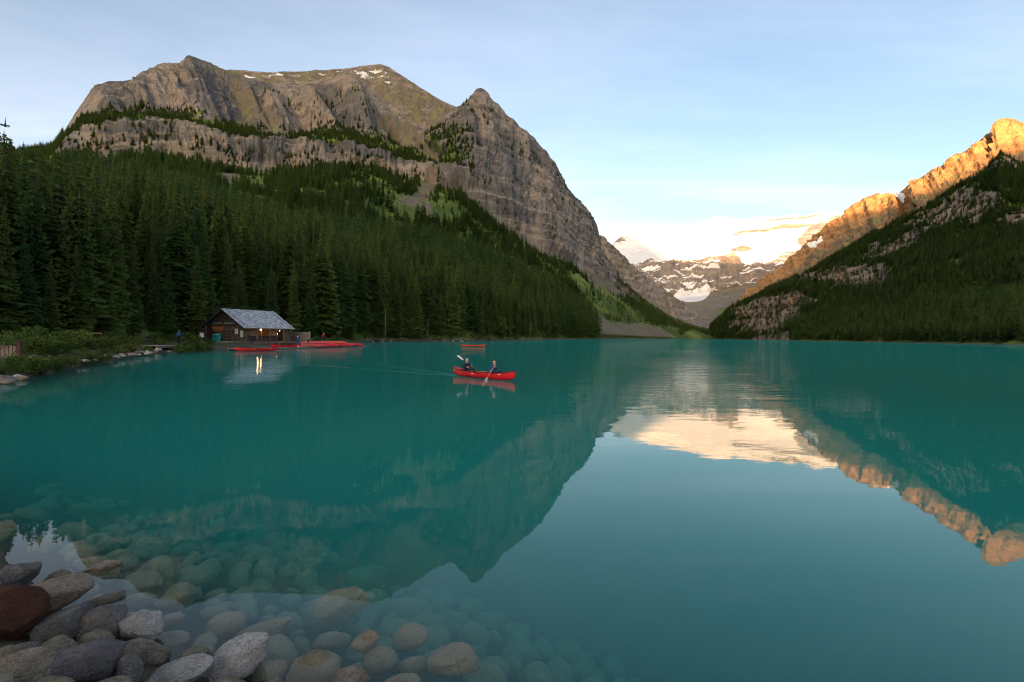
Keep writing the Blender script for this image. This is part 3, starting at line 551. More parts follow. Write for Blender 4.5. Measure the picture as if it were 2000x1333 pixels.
def sample_loft(L, n, dens, seed):
    """n random points on a loft, spread evenly over its area and thinned by dens(px, py, w, P)"""
    r = np.random.default_rng(seed); P = L.P
    A = np.linalg.norm(np.cross(P[1:, :-1] - P[:-1, :-1], P[:-1, 1:] - P[:-1, :-1]), axis=-1) * L.mask; cdf = np.cumsum(A.ravel()); cdf /= cdf[-1]
    k = np.searchsorted(cdf, r.random(n)); i, j = np.unravel_index(k, A.shape); u = r.random(n); v = r.random(n)
    def lerp(X):
        uu, vv = (u[:, None], v[:, None]) if X.ndim == 3 else (u, v)
        return (X[i, j] * (1 - uu) + X[i, j + 1] * uu) * (1 - vv) + (X[i + 1, j] * (1 - uu) + X[i + 1, j + 1] * uu) * vv
    Q = lerp(P); w = lerp(L.w); px, py = toimg(Q); c = lerp(L.cover)
    keep = r.random(n) < dens(px, py, w, Q, c); return Q[keep], px[keep], py[keep], w[keep]

BOAT_O = np.array(pixz(478, 668, .84)); BOAT_A = math.radians(68)
def clear_of_boathouse(Q):
    u = np.array([math.cos(BOAT_A), math.sin(BOAT_A)]); v = np.array([-u[1], u[0]]); d = Q[:, :2] - BOAT_O[:2]; a = d @ u; b = d @ v
    return ~((a > -14) & (a < 15) & (b > -22) & (b < 13))
def forest_left():
    L = LEFT; L.mask = (((L.w < 4.6) | (L.px < 122) & (L.w < 5.1))[:-1, :-1]) & (L.px[:-1, :-1] > -420) & (L.px[:-1, :-1] < 1395); L.mask = L.mask.astype(float)
    meadow = [([(430, 345), (520, 335), (560, 350), (500, 372), (440, 375)], 12, .9), ([(740, 388), (870, 380), (915, 425), (870, 442), (760, 428)], 14, .9), ([(1090, 520), (1180, 560), (1260, 620), (1275, 648), (1190, 620), (1130, 575)], 10, .88),
              ([(1180, 625), (1330, 640), (1330, 668), (1165, 668)], 8, 1.0), ([(185, 300), (240, 290), (245, 310), (195, 325)], 5, .9), ([(690, 345), (760, 350), (770, 375), (700, 372)], 10, .5)]
    def dens(px, py, w, Q, c):
        nz = fbm(Q / 70, 3); d = np.where(w < 1.02, 1.0, np.where(w < 1.9, .45 + .75 * nz, .12))
        d = np.where((w > 2.95) & (w < 3.9), .62 + .6 * nz, d); d = np.where((w > 3.9) & (w < 4.6), .08 * (nz > .1) * (px > 430), d)
        d = np.where((px > 860) & (px < 1205) & (w > 2.0), .05 * (nz > 0), d); d = np.where((px > 840) & (px < 925) & (py > 245) & (py < 335) & (w > 2.9), .5 + .4 * nz, d)
        d = np.where((w > 2) & (w < 2.95) & (px < 860), .06 + .18 * (nz > .15) * (px < 420), d); d = np.where((px >= 1205) & (w < 5), .8, d); d = np.where((px < 122) & (w < 5) & (w > 1), .8, d)
        d = np.where((w > 1.95) & (w < 2.5) & (px < 870) & (fbm(np.stack([px / 45, py / 90, px * 0], -1), 3) > .12), .6, d)
        for poly, f, a in meadow: d = d * (1 - a * soft_poly(poly, px, py, f))
        d = d * (1 - sstep(.4, .7, c[:, 2])); sd = shore_d(Q[:, 0], Q[:, 1]); return d * (sd < -4.0) * clear_of_boathouse(Q)
    Q, px, py, w = sample_loft(L, 78000, dens, 71)
    hm = np.where(w < 1.05, 20.0, np.where(w < 1.9, 17.0, 13.5)) * np.exp(np.random.default_rng(8).normal(0, .3, len(Q))); hm = np.clip(hm, 5, 29)
    hm = np.where(px > 1180, hm * .8, hm)
    # extra trees close to the shore, where the photograph shows them best
    def dn(px, py, w, Q, c): return ((Q[:, 1] < 330) & (shore_d(Q[:, 0], Q[:, 1]) < -3.5) & clear_of_boathouse(Q)).astype(float)
    m = L.mask.copy(); L.mask = L.mask * ((L.P[:-1, :-1, 1] < 340)); Q2, px2, py2, w2 = sample_loft(L, 5200, dn, 72); L.mask = m
    h2 = np.clip(19.5 * np.exp(np.random.default_rng(9).normal(0, .28, len(Q2))), 6, 29)
    return np.concatenate([Q, Q2]), np.concatenate([hm, h2]), np.concatenate([w, w2])
TQ, TH, TW = forest_left()
# undergrowth: young spruces along the waterline
def under_left():
    L = LEFT; m = L.mask; L.mask = m * ((L.w < .12)[:-1, :-1]); Q, px, py, w = sample_loft(L, 9000, lambda px, py, w, Q, c: ((shore_d(Q[:, 0], Q[:, 1]) > -26) & (shore_d(Q[:, 0], Q[:, 1]) < -1.5) & clear_of_boathouse(Q)).astype(float), 75); L.mask = m; return Q
UQ = under_left()
# trees at the very edge, placed as seen: (px, base depth, top py)
EDGE = [(-15, 62, 200), (8, 66, 248), (22, 74, 262), (45, 80, 275), (72, 85, 283), (95, 88, 292), (118, 92, 290), (150, 88, 284), (175, 100, 300), (205, 95, 305), (232, 104, 312), (262, 100, 318), (300, 112, 330), (335, 110, 322), (372, 120, 345), (408, 116, 352), (440, 124, 350), (385, 92, 480), (330, 84, 520), (262, 74, 470), (205, 66, 520), (150, 60, 480), (100, 56, 500), (48, 52, 470), (10, 50, 400), (560, 128, 430), (645, 150, 470), (690, 165, 500), (505, 122, 400), (600, 140, 440)]
def ground_at(px, Y):
    j = np.argmin(np.abs(LEFT.xs - px)); col = LEFT.P[:, j]; return float(np.interp(Y, col[:150, 1], col[:150, 2])) if Y > col[0, 1] else .8
eq = []; eh = []
for px, Y, top in EDGE:
    z = ground_at(px, Y); p = pix(px, top, Y); eq.append((p[0], Y, z)); eh.append(p[2] - z)
TQ = np.concatenate([np.array(eq), TQ]); TH = np.concatenate([np.array(eh), TH]); TW = np.concatenate([np.zeros(len(eq)), TW])
CAPX = [-400, -10, 12, 35, 130, 300, 420, 560, 700, 850, 1000, 1100, 1180, 1400]; CAPY = [200, 215, 262, 280, 288, 312, 348, 395, 402, 432, 488, 543, 602, 640]
_px, _ = toimg(TQ); _cap = np.interp(_px, CAPX, CAPY) + np.abs(np.random.default_rng(2).normal(0, 16, len(TQ))); _mx = (hor(_px) - _cap) * TQ[:, 1] / FPX + CAM_H - TQ[:, 2]
_near = TW < 1.03; TH = np.where(_near, np.minimum(TH, _mx), TH); _ok = TH > 5.5; TQ, TH, TW = TQ[_ok], TH[_ok], TW[_ok]
def most_visible(Q, H, nmax, ylim):
    """paint the trees near to far on a coarse picture and rank them by what stays in sight"""
    d = Q[:, 1]; idx = np.where((d < ylim) & (d > 20))[0]; idx = idx[np.argsort(d[idx])]; S = 4; W_, H_ = 500, 334; occ = np.zeros((H_, W_), bool); seen = np.zeros(len(Q))
    bx, by = toimg(Q[idx]); tx, ty = toimg(Q[idx] + np.stack([H[idx] * 0, H[idx] * 0, H[idx]], -1)); hw = .10 * H[idx] / d[idx] * FPX
    for q, i in enumerate(idx):
        y0 = max(0, int(ty[q] / S)); y1 = min(H_ - 1, int(by[q] / S))
        if y1 <= y0: continue
        for yy in range(y0, y1 + 1):
            f = (yy - ty[q] / S) / max(1e-3, (by[q] - ty[q]) / S); a = int((tx[q] - hw[q] * f) / S); b = int((tx[q] + hw[q] * f) / S) + 1; a = max(a, 0); b = min(b, W_)
            if b > a: row = occ[yy, a:b]; seen[i] += (~row).sum(); row[:] = True
    return np.argsort(-seen)[:nmax], seen
BIG, SEEN = most_visible(TQ, TH, 290, 420)
BIG = [i for i in BIG if SEEN[i] > 0]; is_big = np.zeros(len(TQ), bool); is_big[BIG] = True
LMK = [(12, 'the timber crib'), (75, 'the far-left shrubs'), (138, 'the bare far-left trunk'), (185, 'the hidden bank railing'), (235, 'the middle of the boulder row'), (284, 'the railing by the landing'), (330, 'the short landing'), (362, 'the walker'), (396, 'the white trail sign'), (436, 'the gable peak'), (480, 'the middle of the boathouse roof'), (530, 'the roof ridge end'),
       (572, 'the roof corner'), (592, 'the board fence'), (634, 'the red-jacketed person'), (665, 'the middle of the canoe heap'), (708, 'the dock end'), (753, 'the grey waterside snag'), (795, 'the gap between the two snags'), (836, 'the second snag'), (880, 'the near end of the empty canoe'), (925, 'the empty canoe'), (955, 'the far end of the empty canoe'), (988, 'the thin pale snag'), (1035, 'the leaning farthest snag'), (1100, 'the wooded point')]
def zone(px, Y, H, k):
    d, w = min((abs(px - a), b) for a, b in LMK); a = [q for q, b in LMK if b == w][0]; side = 'straight behind' if d < 9 else 'left of and behind' if px < a else 'right of and behind'
    size = ('towering', 'tall', 'mid-height', 'short', 'dwarfed')[0 if H > 24 else 1 if H > 19 else 2 if H > 14 else 3 if H > 9 else 4]
    y0 = float(np.interp(px, [0, 200, 300, 420, 600, 740, 900, 1050], [47, 66, 80, 102, 122, 163, 203, 324])); f = Y / y0; row = 'front-row' if f < 1.12 else 'second-row' if f < 1.35 else 'middle-row' if f < 1.7 else 'back-row'
    return '%s %s spruce %s %s' % (size, row, side, w)
rt = random.Random(3)
for q, i in enumerate(BIG):
    p = TQ[i]; px = float(toimg(p)[0]); cr, tr = NEAR[rt.randrange(6)]; h = float(TH[i])
    o = thing('spruce_tree', zone(px, p[1], h, 0), 'tree', tuple(p), rt.uniform(0, 6.28), 'spruces of the near left forest')
    wsc = rt.uniform(.95, 1.3) * h; o.scale = (wsc, wsc, h); link('crown', cr, None, o); link('trunk', tr, None, o)
rest = ~is_big; hid = np.zeros(len(TQ), bool)
pale = rest & (TW > 1.0) & (fbm(TQ / 60, 3) + .5 * (TW - 1.0) > .18)
scatter('spruce_forest', TQ[rest & ~pale] - [0, 0, .4], TH[rest & ~pale], FAR_COL, 'dense dark spruce forest covering the slope behind the boathouse', 'forest')
scatter('young_spruce_forest', TQ[pale] - [0, 0, .4], TH[pale] * .85, PALE_COL, 'lighter green young spruces on the slope below the cliffs', 'forest')
scatter('shore_undergrowth', UQ - np.array([0, 0, .2]), np.random.default_rng(6).uniform(1.2, 4.5, len(UQ)), PALE_COL, 'young spruces and brush crowding the waterline under the forest', 'undergrowth')
def forest_right():
    L = RIGHT; L.mask = ((L.w < 3.02)[:-1, :-1] & (L.px[:-1, :-1] < 2080)).astype(float)
    def dens(px, py, w, Q, c): return np.where(c[:, 0] > .5, 1.0, .16) * (.8 + .3 * fbm(Q / 80, 2))
    Q, px, py, w = sample_loft(L, 52000, dens, 73); H = np.clip(17 * np.exp(np.random.default_rng(4).normal(0, .3, len(Q))), 7, 27)
    scatter('far_shore_forest', Q - np.array([0, 0, .4]), H, FAR_COL, 'dark spruce forest on the slope of the opposite shore', 'forest')
forest_right()
# pale dead snags standing in the forest edge: (px, base py-depth, top py, lean)
for px, Y, top, lean, lab in ((753, 160, 603, .0, 'leafless grey snag at the water right of the canoe heap'), (530, 124, 505, .004, 'tall bare pale trunk behind the boathouse roof ridge'), (424, 112, 512, .03, 'thin bare birch-pale trunk above the boathouse gable'), (568, 122, 588, .0, 'bare grey trunk just right of the boathouse roof'),
                              (690, 158, 565, -.09, 'leaning dead trunk in the forest behind the canoe heap'), (836, 182, 622, .0, 'bare grey snag nearer the empty canoe'), (988, 262, 612, .0, 'thin pale snag right of the empty canoe'), (1035, 300, 625, .04, 'leaning pale snag farthest along the shore'), (138, 74, 420, .0, 'bare straight trunk in the dark far-left forest')):
    z = ground_at(px, Y); p = pix(px, top, Y); h = p[2] - z; o = thing('dead_tree', lab, 'dead tree', (p[0], Y, z), 0.0, 'dead trees at the forest edge')
    MB().tube([(0, 0, -.3), (lean * h * .3, 0, h * .4), (lean * h, 0, h)], [.11, .08, .03], 6).build('trunk', MATS['dead_wood'], o, True)
    for b in range(9):
        zz = h * rt.uniform(.35, .95); a = rt.uniform(0, 6.28); ln = rt.uniform(.4, 1.1); MB().tube([(lean * zz, 0, zz), (lean * zz + ln * math.cos(a), ln * math.sin(a), zz - .15 * ln)], [.03, .012], 4).build('branch', MATS['dead_wood'], o)
# ------------------------------------------------------------------ boathouse
simple('log_wood', (.115, .085, .065), .85, .45, 2.5, bump=.01); simple('dark_board', (.05, .042, .04), .85, .4, 3.0); simple('sign_wood', (.33, .13, .055), .7, .3, 4.0)
simple('trim_wood', (.24, .12, .065), .8, .3, 4.0); simple('grey_plank', (.33, .29, .25), .9, .3, 1.5); simple('dark_plank', (.16, .13, .11), .9, .35, 1.5); simple('shingle', (.40, .42, .46), .85, .4, 1.8)
simple('white_paint', (.78, .78, .76), .6, .06); simple('pale_paper', (.70, .74, .66), .7, .08); simple('teal_plastic', (.02, .30, .28), .5, .1); simple('fence_grey', (.22, .20, .18), .9, .3, 2.0)
simple('interior', (.20, .10, .05), .8, .3, 2.0); simple('rust_wood', (.06, .032, .024), .85, .3, 3.0)
def emis(name, col, s):
    t = NT(name); e = t.n('ShaderNodeEmission'); e.inputs[0].default_value = (*col, 1); e.inputs[1].default_value = s; t.l(e.outputs[0], t.out.inputs['Surface']); return t.m
emis('lamp_glow', (1, .62, .28), 7.0)
def boathouse():
    B = thing('log_boathouse', 'log boathouse with grey shingle roof at the canoe dock', 'boathouse', tuple(BOAT_O), BOAT_A)
    Ln, W, zt, sl, ov = 9.3, 9.0, 2.62, .607, .7
    def wall(name): return MB().box((0, 0, 0), (.02, .02, .02))
    # gable wall of logs with board triangle
    gw = MB().box((.16, W / 2, 1.25), (.10, W - .3, 2.6)).build('gable_wall', MATS['dark_board'], B)
    lm = MB().tube([(0, -.35, 0), (0, W * .5, .01), (0, W + .35, 0)], [.135, .14, .13], 10).mesh('log', True)
    for k in range(10): link('log', lm, MATS['log_wood'], gw, (0.02, 0, .14 + .262 * k))
    bw = MB().box((Ln - .16, W / 2, 1.25), (.10, W - .3, 2.6)).build('end_wall', MATS['dark_board'], B)
    for k in range(10): link('log', lm, MATS['log_wood'], bw, (Ln - .02, 0, .14 + .262 * k))
    rw = MB().box((Ln / 2, W - .16, 1.25), (Ln - .3, .10, 2.6)).build('rear_wall', MATS['dark_board'], B)
    lr = MB().tube([(-.35, 0, 0), (Ln + .35, 0, 0)], [.135, .13], 10).mesh('log', True)
    for k in range(10): link('log', lr, MATS['log_wood'], rw, (0, W - .02, .27 + .262 * k))
    for k in range(28):                                           # upright boards of the gable triangle
        y = .2 + k * (W - .4) / 27; h = (min(y, W - y) + .05) * sl
        if h > .1: MB().box((.0, y, 2.74 + h / 2), (.05, .29, h)).build('gable_board', MATS['dark_board'], gw)
        if h > .1: MB().box((Ln, y, 2.74 + h / 2), (.05, .29, h)).build('gable_board', MATS['dark_board'], bw)
    MB().box((-.13, W / 2, 2.86), (.16, W - .5, .20)).build('tie_beam', MATS['log_wood'], B)
    for k in range(12):
        if k != 6: MB().box((-.225, 2.3 + k * .42, 3.08), (.02, .26, .09)).build('white_mark', MATS['white_paint'], gw)
    # front wall on the water side
    fw = MB().box((.35, .0, 1.3), (.7, .16, 2.6)).box((4.65, .02, 2.48), (9.1, .14, .28)).box((8.75, .02, 1.2), (.9, .14, 2.3)).build('front_wall', MATS['log_wood'], B)
    for k in range(22): MB().box((.85 + k * .27, -.03, .48), (.25, .06, .96)).build('wainscot_board', MATS['dark_board'], fw)
    MB().box((3.7, -.12, 1.0), (6.0, .42, .07)).build('counter', MATS['dark_plank'], B)
    MB().box((1.5, -.04, 1.70), (1.5, .06, 1.2)).build('panel', MATS['trim_wood'], fw)
    for k in range(4): MB().box((.9 + .4 * k, -.09, 1.70), (.05, .04, 1.2)).build('batten', MATS['dark_board'], fw)
    sh = MB().box((5.75, -.06, 1.68), (1.15, .06, 1.2)).build('shutter', MATS['trim_wood'], fw)
    for x in (5.2, 5.75, 6.3): MB().box((x, -.11, 1.68), (.07, .04, 1.22)).build('shutter_frame', MATS['sign_wood'], sh)
    for x in (2.35, 3.3, 5.05, 6.55, 8.1): MB().box((x, -.05, 1.25), (.13, .14, 2.3)).build('post', MATS['trim_wood'], B)
    MB().box((4.6, 3.0, 1.3), (8.6, .08, 2.5)).build('inner_wall', MATS['interior'], B)
    MB().box((4.6, 1.5, .02), (8.9, 2.9, .05)).build('floor', MATS['dark_plank'], B)
    for k in range(7): MB().box((3.5 + .24 * k, 2.9, 1.3), (.14, .08, 1.9)).build('hanging_paddle', MATS['sign_wood'], B)
    MB().box((2.3, -.20, .80), (.6, .03, .26)).build('notice', MATS['trim_wood'], fw)
    # lamps that are lit
    for x, z, r, e in ((2.95, 2.08, .13, 30), (6.95, 1.9, .04, 6), (6.45, 1.35, .03, 3)):
        bm = bmesh.new(); bmesh.ops.create_uvsphere(bm, u_segments=14, v_segments=8, radius=r); me = bpy.data.meshes.new('lamp_globe'); bm.to_mesh(me); bm.free()
        lp = link('lamp', me, MATS['lamp_glow'], B, (x, -.28, z)); MB().tube([(0, 0, r * .9), (0, .0, r + .12)], r * .35, 8).build('lamp_cap', MATS['dark_board'], lp)
        ld = bpy.data.lights.new('lamp_light', 'POINT'); ld.energy = e; ld.color = (1, .6, .28); ld.shadow_soft_size = r * 1.1; link('lamp_light', ld, None, B, (x, -.1 + .6, z + .02))
    # roof
    for side in (0, 1):
        y0, y1 = (-ov, W / 2) if side == 0 else (W + ov, W / 2); ze = zt - ov * sl; zr = zt + W / 2 * sl
        ang = math.atan2(zr - ze, abs(y1 - y0)) * (1 if side == 0 else -1); rot = Matrix.Rotation(ang, 3, 'X'); sln = math.hypot(zr - ze, y1 - y0)
        rf = MB().box((Ln / 2 - .05, (y0 + y1) / 2, (ze + zr) / 2), (Ln + 1.5, sln, .10), rot).build('roof', MATS['dark_board'], B)
        sm = MB(); rr = random.Random(side); nc = 20
        for c in range(nc):
            f = (c + .5) / nc; x = -.8
            while x < Ln + .7:
                wd = rr.uniform(.14, .32); cy_ = y0 + (y1 - y0) * f; cz = ze + (zr - ze) * f + .085 + rr.uniform(-.006, .012)
                sm.box((x + wd / 2, cy_, cz), (wd - .02, sln / nc * 1.25, .03), Matrix.Rotation(ang * .93 + rr.uniform(-.02, .02), 3, 'X')); x += wd
        tag(sm.build('shingles', MATS['shingle'], rf), kind='stuff')
        MB().box((Ln / 2, y0 + (.02 if side else -.02), ze + .03), (Ln + 1.5, .05, .18), rot).build('gutter', MATS['fence_grey'], rf)
        for x in (-.83, Ln + .73): MB().box((x, (y0 + y1) / 2, (ze + zr) / 2 - .05), (.06, sln, .26), rot).build('barge_board', MATS['dark_board'], rf)
    MB().tube([(-.8, W / 2, zt + W / 2 * sl + .1), (Ln + .7, W / 2, zt + W / 2 * sl + .1)], .07, 8).build('ridge_cap', MATS['shingle'], B)
    # signs and window on the gable
    MB().box((-.19, 6.0, 2.28), (.05, 2.7, .62)).build('sign_board', MATS['sign_wood'], gw); MB().box((-.19, 5.9, 1.80), (.05, 2.0, .30)).build('sign_board', MATS['sign_wood'], gw)
    wn = MB().box((-.17, 2.5, 1.62), (.08, .95, 1.12)).build('window', MATS['trim_wood'], gw); MB().box((-.225, 2.5, 1.62), (.03, .62, .80)).build('pane', MATS['rust_wood'], wn)
    for y, z, h in ((1.62, 1.72, .85), (.42, 1.30, 1.05)):
        pb = MB().box((-.24, y, z), (.04, .62, h)).build('notice_board', MATS['pale_paper'], gw)
        for k in range(4): MB().box((-.263, y + (.05 if k % 2 else -.06), z + h * (.3 - .2 * k)), (.004, .34, .05)).build('print_block', MATS['fence_grey'], pb)
    return B
boathouse()
BU = Vector((math.cos(BOAT_A), math.sin(BOAT_A), 0)); BV = Vector((-BU.y, BU.x, 0)); BO = Vector(BOAT_O)
def bl(x, y, z=0.0): return BO + BU * x + BV * y + Vector((0, 0, z))
# teal bin on the deck
tb = thing('recycling_bin', 'teal bin with sloping lid on the deck by the gable', 'bin', tuple(bl(-1.5, 4.6, .05)), BOAT_A)
MB().add([(-.35, -.5, 0), (.35, -.5, 0), (.35, .5, 0), (-.35, .5, 0), (-.38, -.53, .95), (.38, -.53, 1.15), (.38, .53, 1.15), (-.38, .53, .95)], [(0, 3, 2, 1), (0, 1, 5, 4), (1, 2, 6, 5), (2, 3, 7, 6), (3, 0, 4, 7), (4, 5, 6, 7)]).build('body', MATS['teal_plastic'], tb)
simple('teal_light', (.12, .5, .46), .5, .08)
MB().box((0, 0, 1.11), (.86, 1.16, .06), Matrix.Rotation(-.26, 3, 'Y')).build('lid', MATS['teal_light'], tb); MB().box((-.40, 0, .72), (.03, .5, .12)).build('slot', MATS['dark_board'], tb)
def plank_deck(name, label, a, b, wdt, z, mat, cat='dock', posts=True):
    a = Vector((a[0], a[1], 0)); b = Vector((b[0], b[1], 0)); d = (b - a); ln = d.length; o = thing(name, label, cat, (a.x, a.y, z), math.atan2(d.y, d.x))
    pm = MB().box((0, 0, 0), (.27, wdt, .06)).mesh('plank'); n = int(ln / .29); rr = random.Random(int(ln * 10))
    for k in range(n): link('plank', pm, MATS[mat], o, (.145 + k * .29, wdt / 2, -.03 + rr.uniform(-.006, .006)), (0, 0, rr.uniform(-.006, .006)))
    for y in (.08, wdt - .08): MB().box((ln / 2, y, -.16), (ln, .12, .2)).build('beam', MATS['dark_plank'], o)
    if posts:
        for k in range(int(ln / 5) + 1):
            for y in (-.02, wdt + .02): MB().tube([(.2 + k * 5, y, -1.6), (.2 + k * 5, y, .12)], .11, 8).build('post', MATS['dark_plank'], o)
    return o
d0 = pixz(478, 682.5, .16); d1 = pixz(716, 674.3, .16)
plank_deck('canoe_dock', 'low grey plank dock along the water below the boathouse', d0, d1, 2.6, .18, 'grey_plank')
g0 = bl(-5.5, 9.0); g1 = bl(-5.5, -1.6)
plank_deck('boathouse_deck', 'pale plank deck in front of the boathouse gable', g0, g1, 4.6, BO.z + .02, 'grey_plank')
w0 = bl(-1.0, -3.2); w1 = bl(9.5, -3.2)
plank_deck('boathouse_walkway', 'dark plank walkway under the boathouse counter', w0, w1, 3.2, BO.z, 'dark_plank')
l0 = pixz(306, 676, .75); l1 = pixz(352, 675, .75)
plank_deck('shore_landing', 'short pale plank landing beside the boathouse shrubs', l0, l1, 2.0, .78, 'grey_plank', posts=False)
# board fence right of the boathouse
fp = pix(570, 660, 97); fq = pix(605, 660, 95)
fe = thing('board_fence', 'weathered grey board fence with diagonal brace right of the boathouse', 'fence', (fp[0], fp[1], .7), math.atan2(fq[1] - fp[1], fq[0] - fp[0]))
fl = math.hypot(fq[0] - fp[0], fq[1] - fp[1])
for k in range(int(fl / .2)): MB().box((.1 + k * .2, 0, .95), (.19, .03, 1.75 + .03 * (k % 3))).build('board', MATS['fence_grey'], fe)
for x in (0, fl): MB().box((x, 0, 1.0), (.14, .14, 2.05)).build('post', MATS['grey_plank'], fe)
MB().box((fl / 2, -.03, 1.82), (fl, .05, .1)).build('rail', MATS['grey_plank'], fe); MB().box((fl * .22, -.05, .95), (.09, .04, 2.0), Matrix.Rotation(-.7, 3, 'Y')).build('brace', MATS['grey_plank'], fe)
ws = thing('trail_sign', 'small white sign board among shrubs left of the gable', 'sign', tuple(pix(394, 668, 84)), .2)
MB().box((0, 0, 1.1), (.62, .04, .75)).build('board', MATS['white_paint'], ws); MB().tube([(0, .04, -.5), (0, .04, 1.4)], .04, 6).build('post', MATS['dark_plank'], ws)
# small timber pieces on the left bank
def timber_frame(px, py, Y, label, s=1.0):
    p = pix(px, py, Y); o = thing('bank_railing', label, 'timber', tuple(p), .15)
    for x in (-.55, .55): MB().box((x * s, 0, .35 * s), (.12 * s, .12 * s, 1.2 * s)).build('post', MATS['rust_wood'], o)
    for z in (.25, .85): MB().box((0, 0, z * s), (1.3 * s, .07, .09 * s)).build('rail', MATS['dark_plank'], o)
timber_frame(284, 667, 64, 'small brown timber frame in shrubs near the short landing'); timber_frame(185, 668, 46, 'small brown timber frame hidden in shrubs above the shore boulders', .9)
p = pix(12, 690, 28); o = thing('timber_crib', 'dark timber crib with red-brown end post at the far-left bank', 'timber', (p[0], p[1], .5), .1)
for k in range(7): MB().box((-.75 + .2 * k, 0, .5), (.17, .06, 1.0)).build('board', MATS['dark_plank'], o)
MB().box((.68, -.02, .6), (.22, .22, 1.25)).build('post', MATS['rust_wood'], o); MB().box((.0, -.2, -.02), (2.2, .5, .08)).build('sill', MATS['grey_plank'], o); MB().box((1.1, 0, .3), (.7, .3, .1), Matrix.Rotation(-.5, 3, 'Y')).build('ramp', MATS['grey_plank'], o)

# ------------------------------------------------------------------ canoes
def gloss(name, col, rough=.35):
    t = NT(name); v = t.noise(t.pos((3, 8, 8), obj=True), 1.0, 5); t.bsdf(t.mix(t.ramp(v, .35, .7, 0, .5), col, tuple(x * .72 for x in col)), t.ramp(v, .3, .7, rough, rough + .15), spec=.4); return t.m
gloss('canoe_red', (.62, .012, .022)); gloss('canoe_orange', (.75, .085, .03)); gloss('canoe_faded', (.60, .07, .075), .4); simple('gunwale', (.05, .03, .03), .5, .2); simple('canoe_inside', (.30, .035, .03), .7, .2); simple('ash_wood', (.52, .38, .24), .6, .15)
def canoe_meshes(L):
    ns, nt_ = 25, 9; V = []
    for i in range(ns):
        s = -1 + 2 * i / (ns - 1); a = abs(s); b = .44 * max(0, 1 - a ** 2.3) ** .8 + .008; zk = -.07 + .16 * a ** 7; zs = .29 + .19 * a ** 3.2
        x = s * L / 2
        for j in range(nt_):
            q = -1 + 2 * j / (nt_ - 1); e = abs(q); y = b * math.copysign(1 - (1 - e) ** 2.2, q); z = zk + (zs - zk) * e ** 2.4
            V.append((x * (1 - .035 * (1 - e) * a ** 6), y, z))
    V = np.array(V); return V, grid_faces(ns, nt_), ns, nt_
def make_canoe():
    L = 5.0; V, F, ns, nt_ = canoe_meshes(L); hull = mesh_np('hull', V, F, True)
    inn = V.copy(); inn[:, 1] *= .955; inn[:, 2] += .022 * (1 - np.abs(np.tile(np.linspace(-1, 1, nt_), ns))); liner = mesh_np('liner', inn, F[:, ::-1], True)
    g = []
    for j in (0, nt_ - 1): g.append(MB().tube([tuple(V[i * nt_ + j]) for i in range(ns)], .024, 6).mesh('gunwale', True))
    dk = []
    for s in (0, 1):
        idx = range(0, 5) if s == 0 else range(ns - 5, ns); m = MB()
        P = [V[i * nt_] for i in idx] + [V[i * nt_ + nt_ - 1] for i in reversed(list(idx))]; n = len(P) // 2
        m.add([(p[0], p[1] * .98, p[2] + .012) for p in P], [(k, k + 1, 2 * n - 2 - k, 2 * n - 1 - k) for k in range(n - 1)]); dk.append(m.mesh('deck_plate'))
    st = MB().box((0, 0, 0), (.24, .70, .025)).mesh('seat'); th = MB().tube([(0, -.42, 0), (0, 0, .01), (0, .42, 0)], .02, 6).mesh('thwart')
    mk = [MB().box((0, 0, 0), (w_, .006, .035)).mesh('white_mark') for w_ in (.20, .28, .10)]
    return hull, liner, g, dk, st, th, mk
CAN = make_canoe()
def canoe(label, loc, rotz, mat='canoe_red', group=None, flip=False, tilt=0.0, marks=True, pitch=0.0):
    hull, liner, g, dk, st, th, mk = CAN; o = thing('canoe', label, 'canoe', loc, rotz, group)
    o.rotation_euler = (math.pi + tilt if flip else tilt, pitch, rotz)
    def part(n, d, m, l=(0, 0, 0), r=None):
        q = bpy.data.objects.new(n, d); COL.objects.link(q); q.parent = o; q.location = l
        if r: q.rotation_euler = r
        if len(d.materials) == 0: d.materials.append(MATS[m])
        q.material_slots[0].link = 'OBJECT'; q.material_slots[0].material = MATS[m]; return q
    part('hull', hull, mat); part('liner', liner, 'canoe_inside')
    for m in g: part('gunwale', m, 'gunwale')
    for m in dk: part('deck_plate', m, mat)
    part('seat', st, 'ash_wood', (-1.55, 0, .20)); part('seat', st, 'ash_wood', (1.25, 0, .20)); part('thwart', th, 'ash_wood', (-.1, 0, .28)); part('thwart', th, 'ash_wood', (-.9, 0, .29))
    if marks:
        for x, k, dz in ((-.35, 0, .19), (1.55, 1, .25), (-2.15, 2, .29)):
            a = abs(x / 2.5); b = .44 * max(0, 1 - a ** 2.3) ** .8
            for sd in (-1, 1): part('white_mark', mk[k], 'white_paint', (x, sd * (b * .985 + .004), dz), (0, 0, -sd * math.copysign(1, x) * .44 * a * .9 * .5))
    return o
cb = pixz(1001, 744.5, 0.0); cs = pixz(889, 734.0, 0.0); cm = (cb + cs) / 2; CROT = math.atan2(cb[1] - cs[1], cb[0] - cs[0])
canoe('red canoe with two paddlers gliding across the lake', (cm[0], cm[1], .06), CROT, 'canoe_red')
ec = pixz(925, 678.0, 0); canoe('empty orange-red canoe moored alone off the forested shore', (ec[0], ec[1], .14), .16, 'canoe_orange', marks=False)
e2 = pixz(501, 686.3, 0); canoe('red canoe afloat at the left end of the dock', (e2[0], e2[1], .08), .62, 'canoe_red', 'canoes kept at the dock')
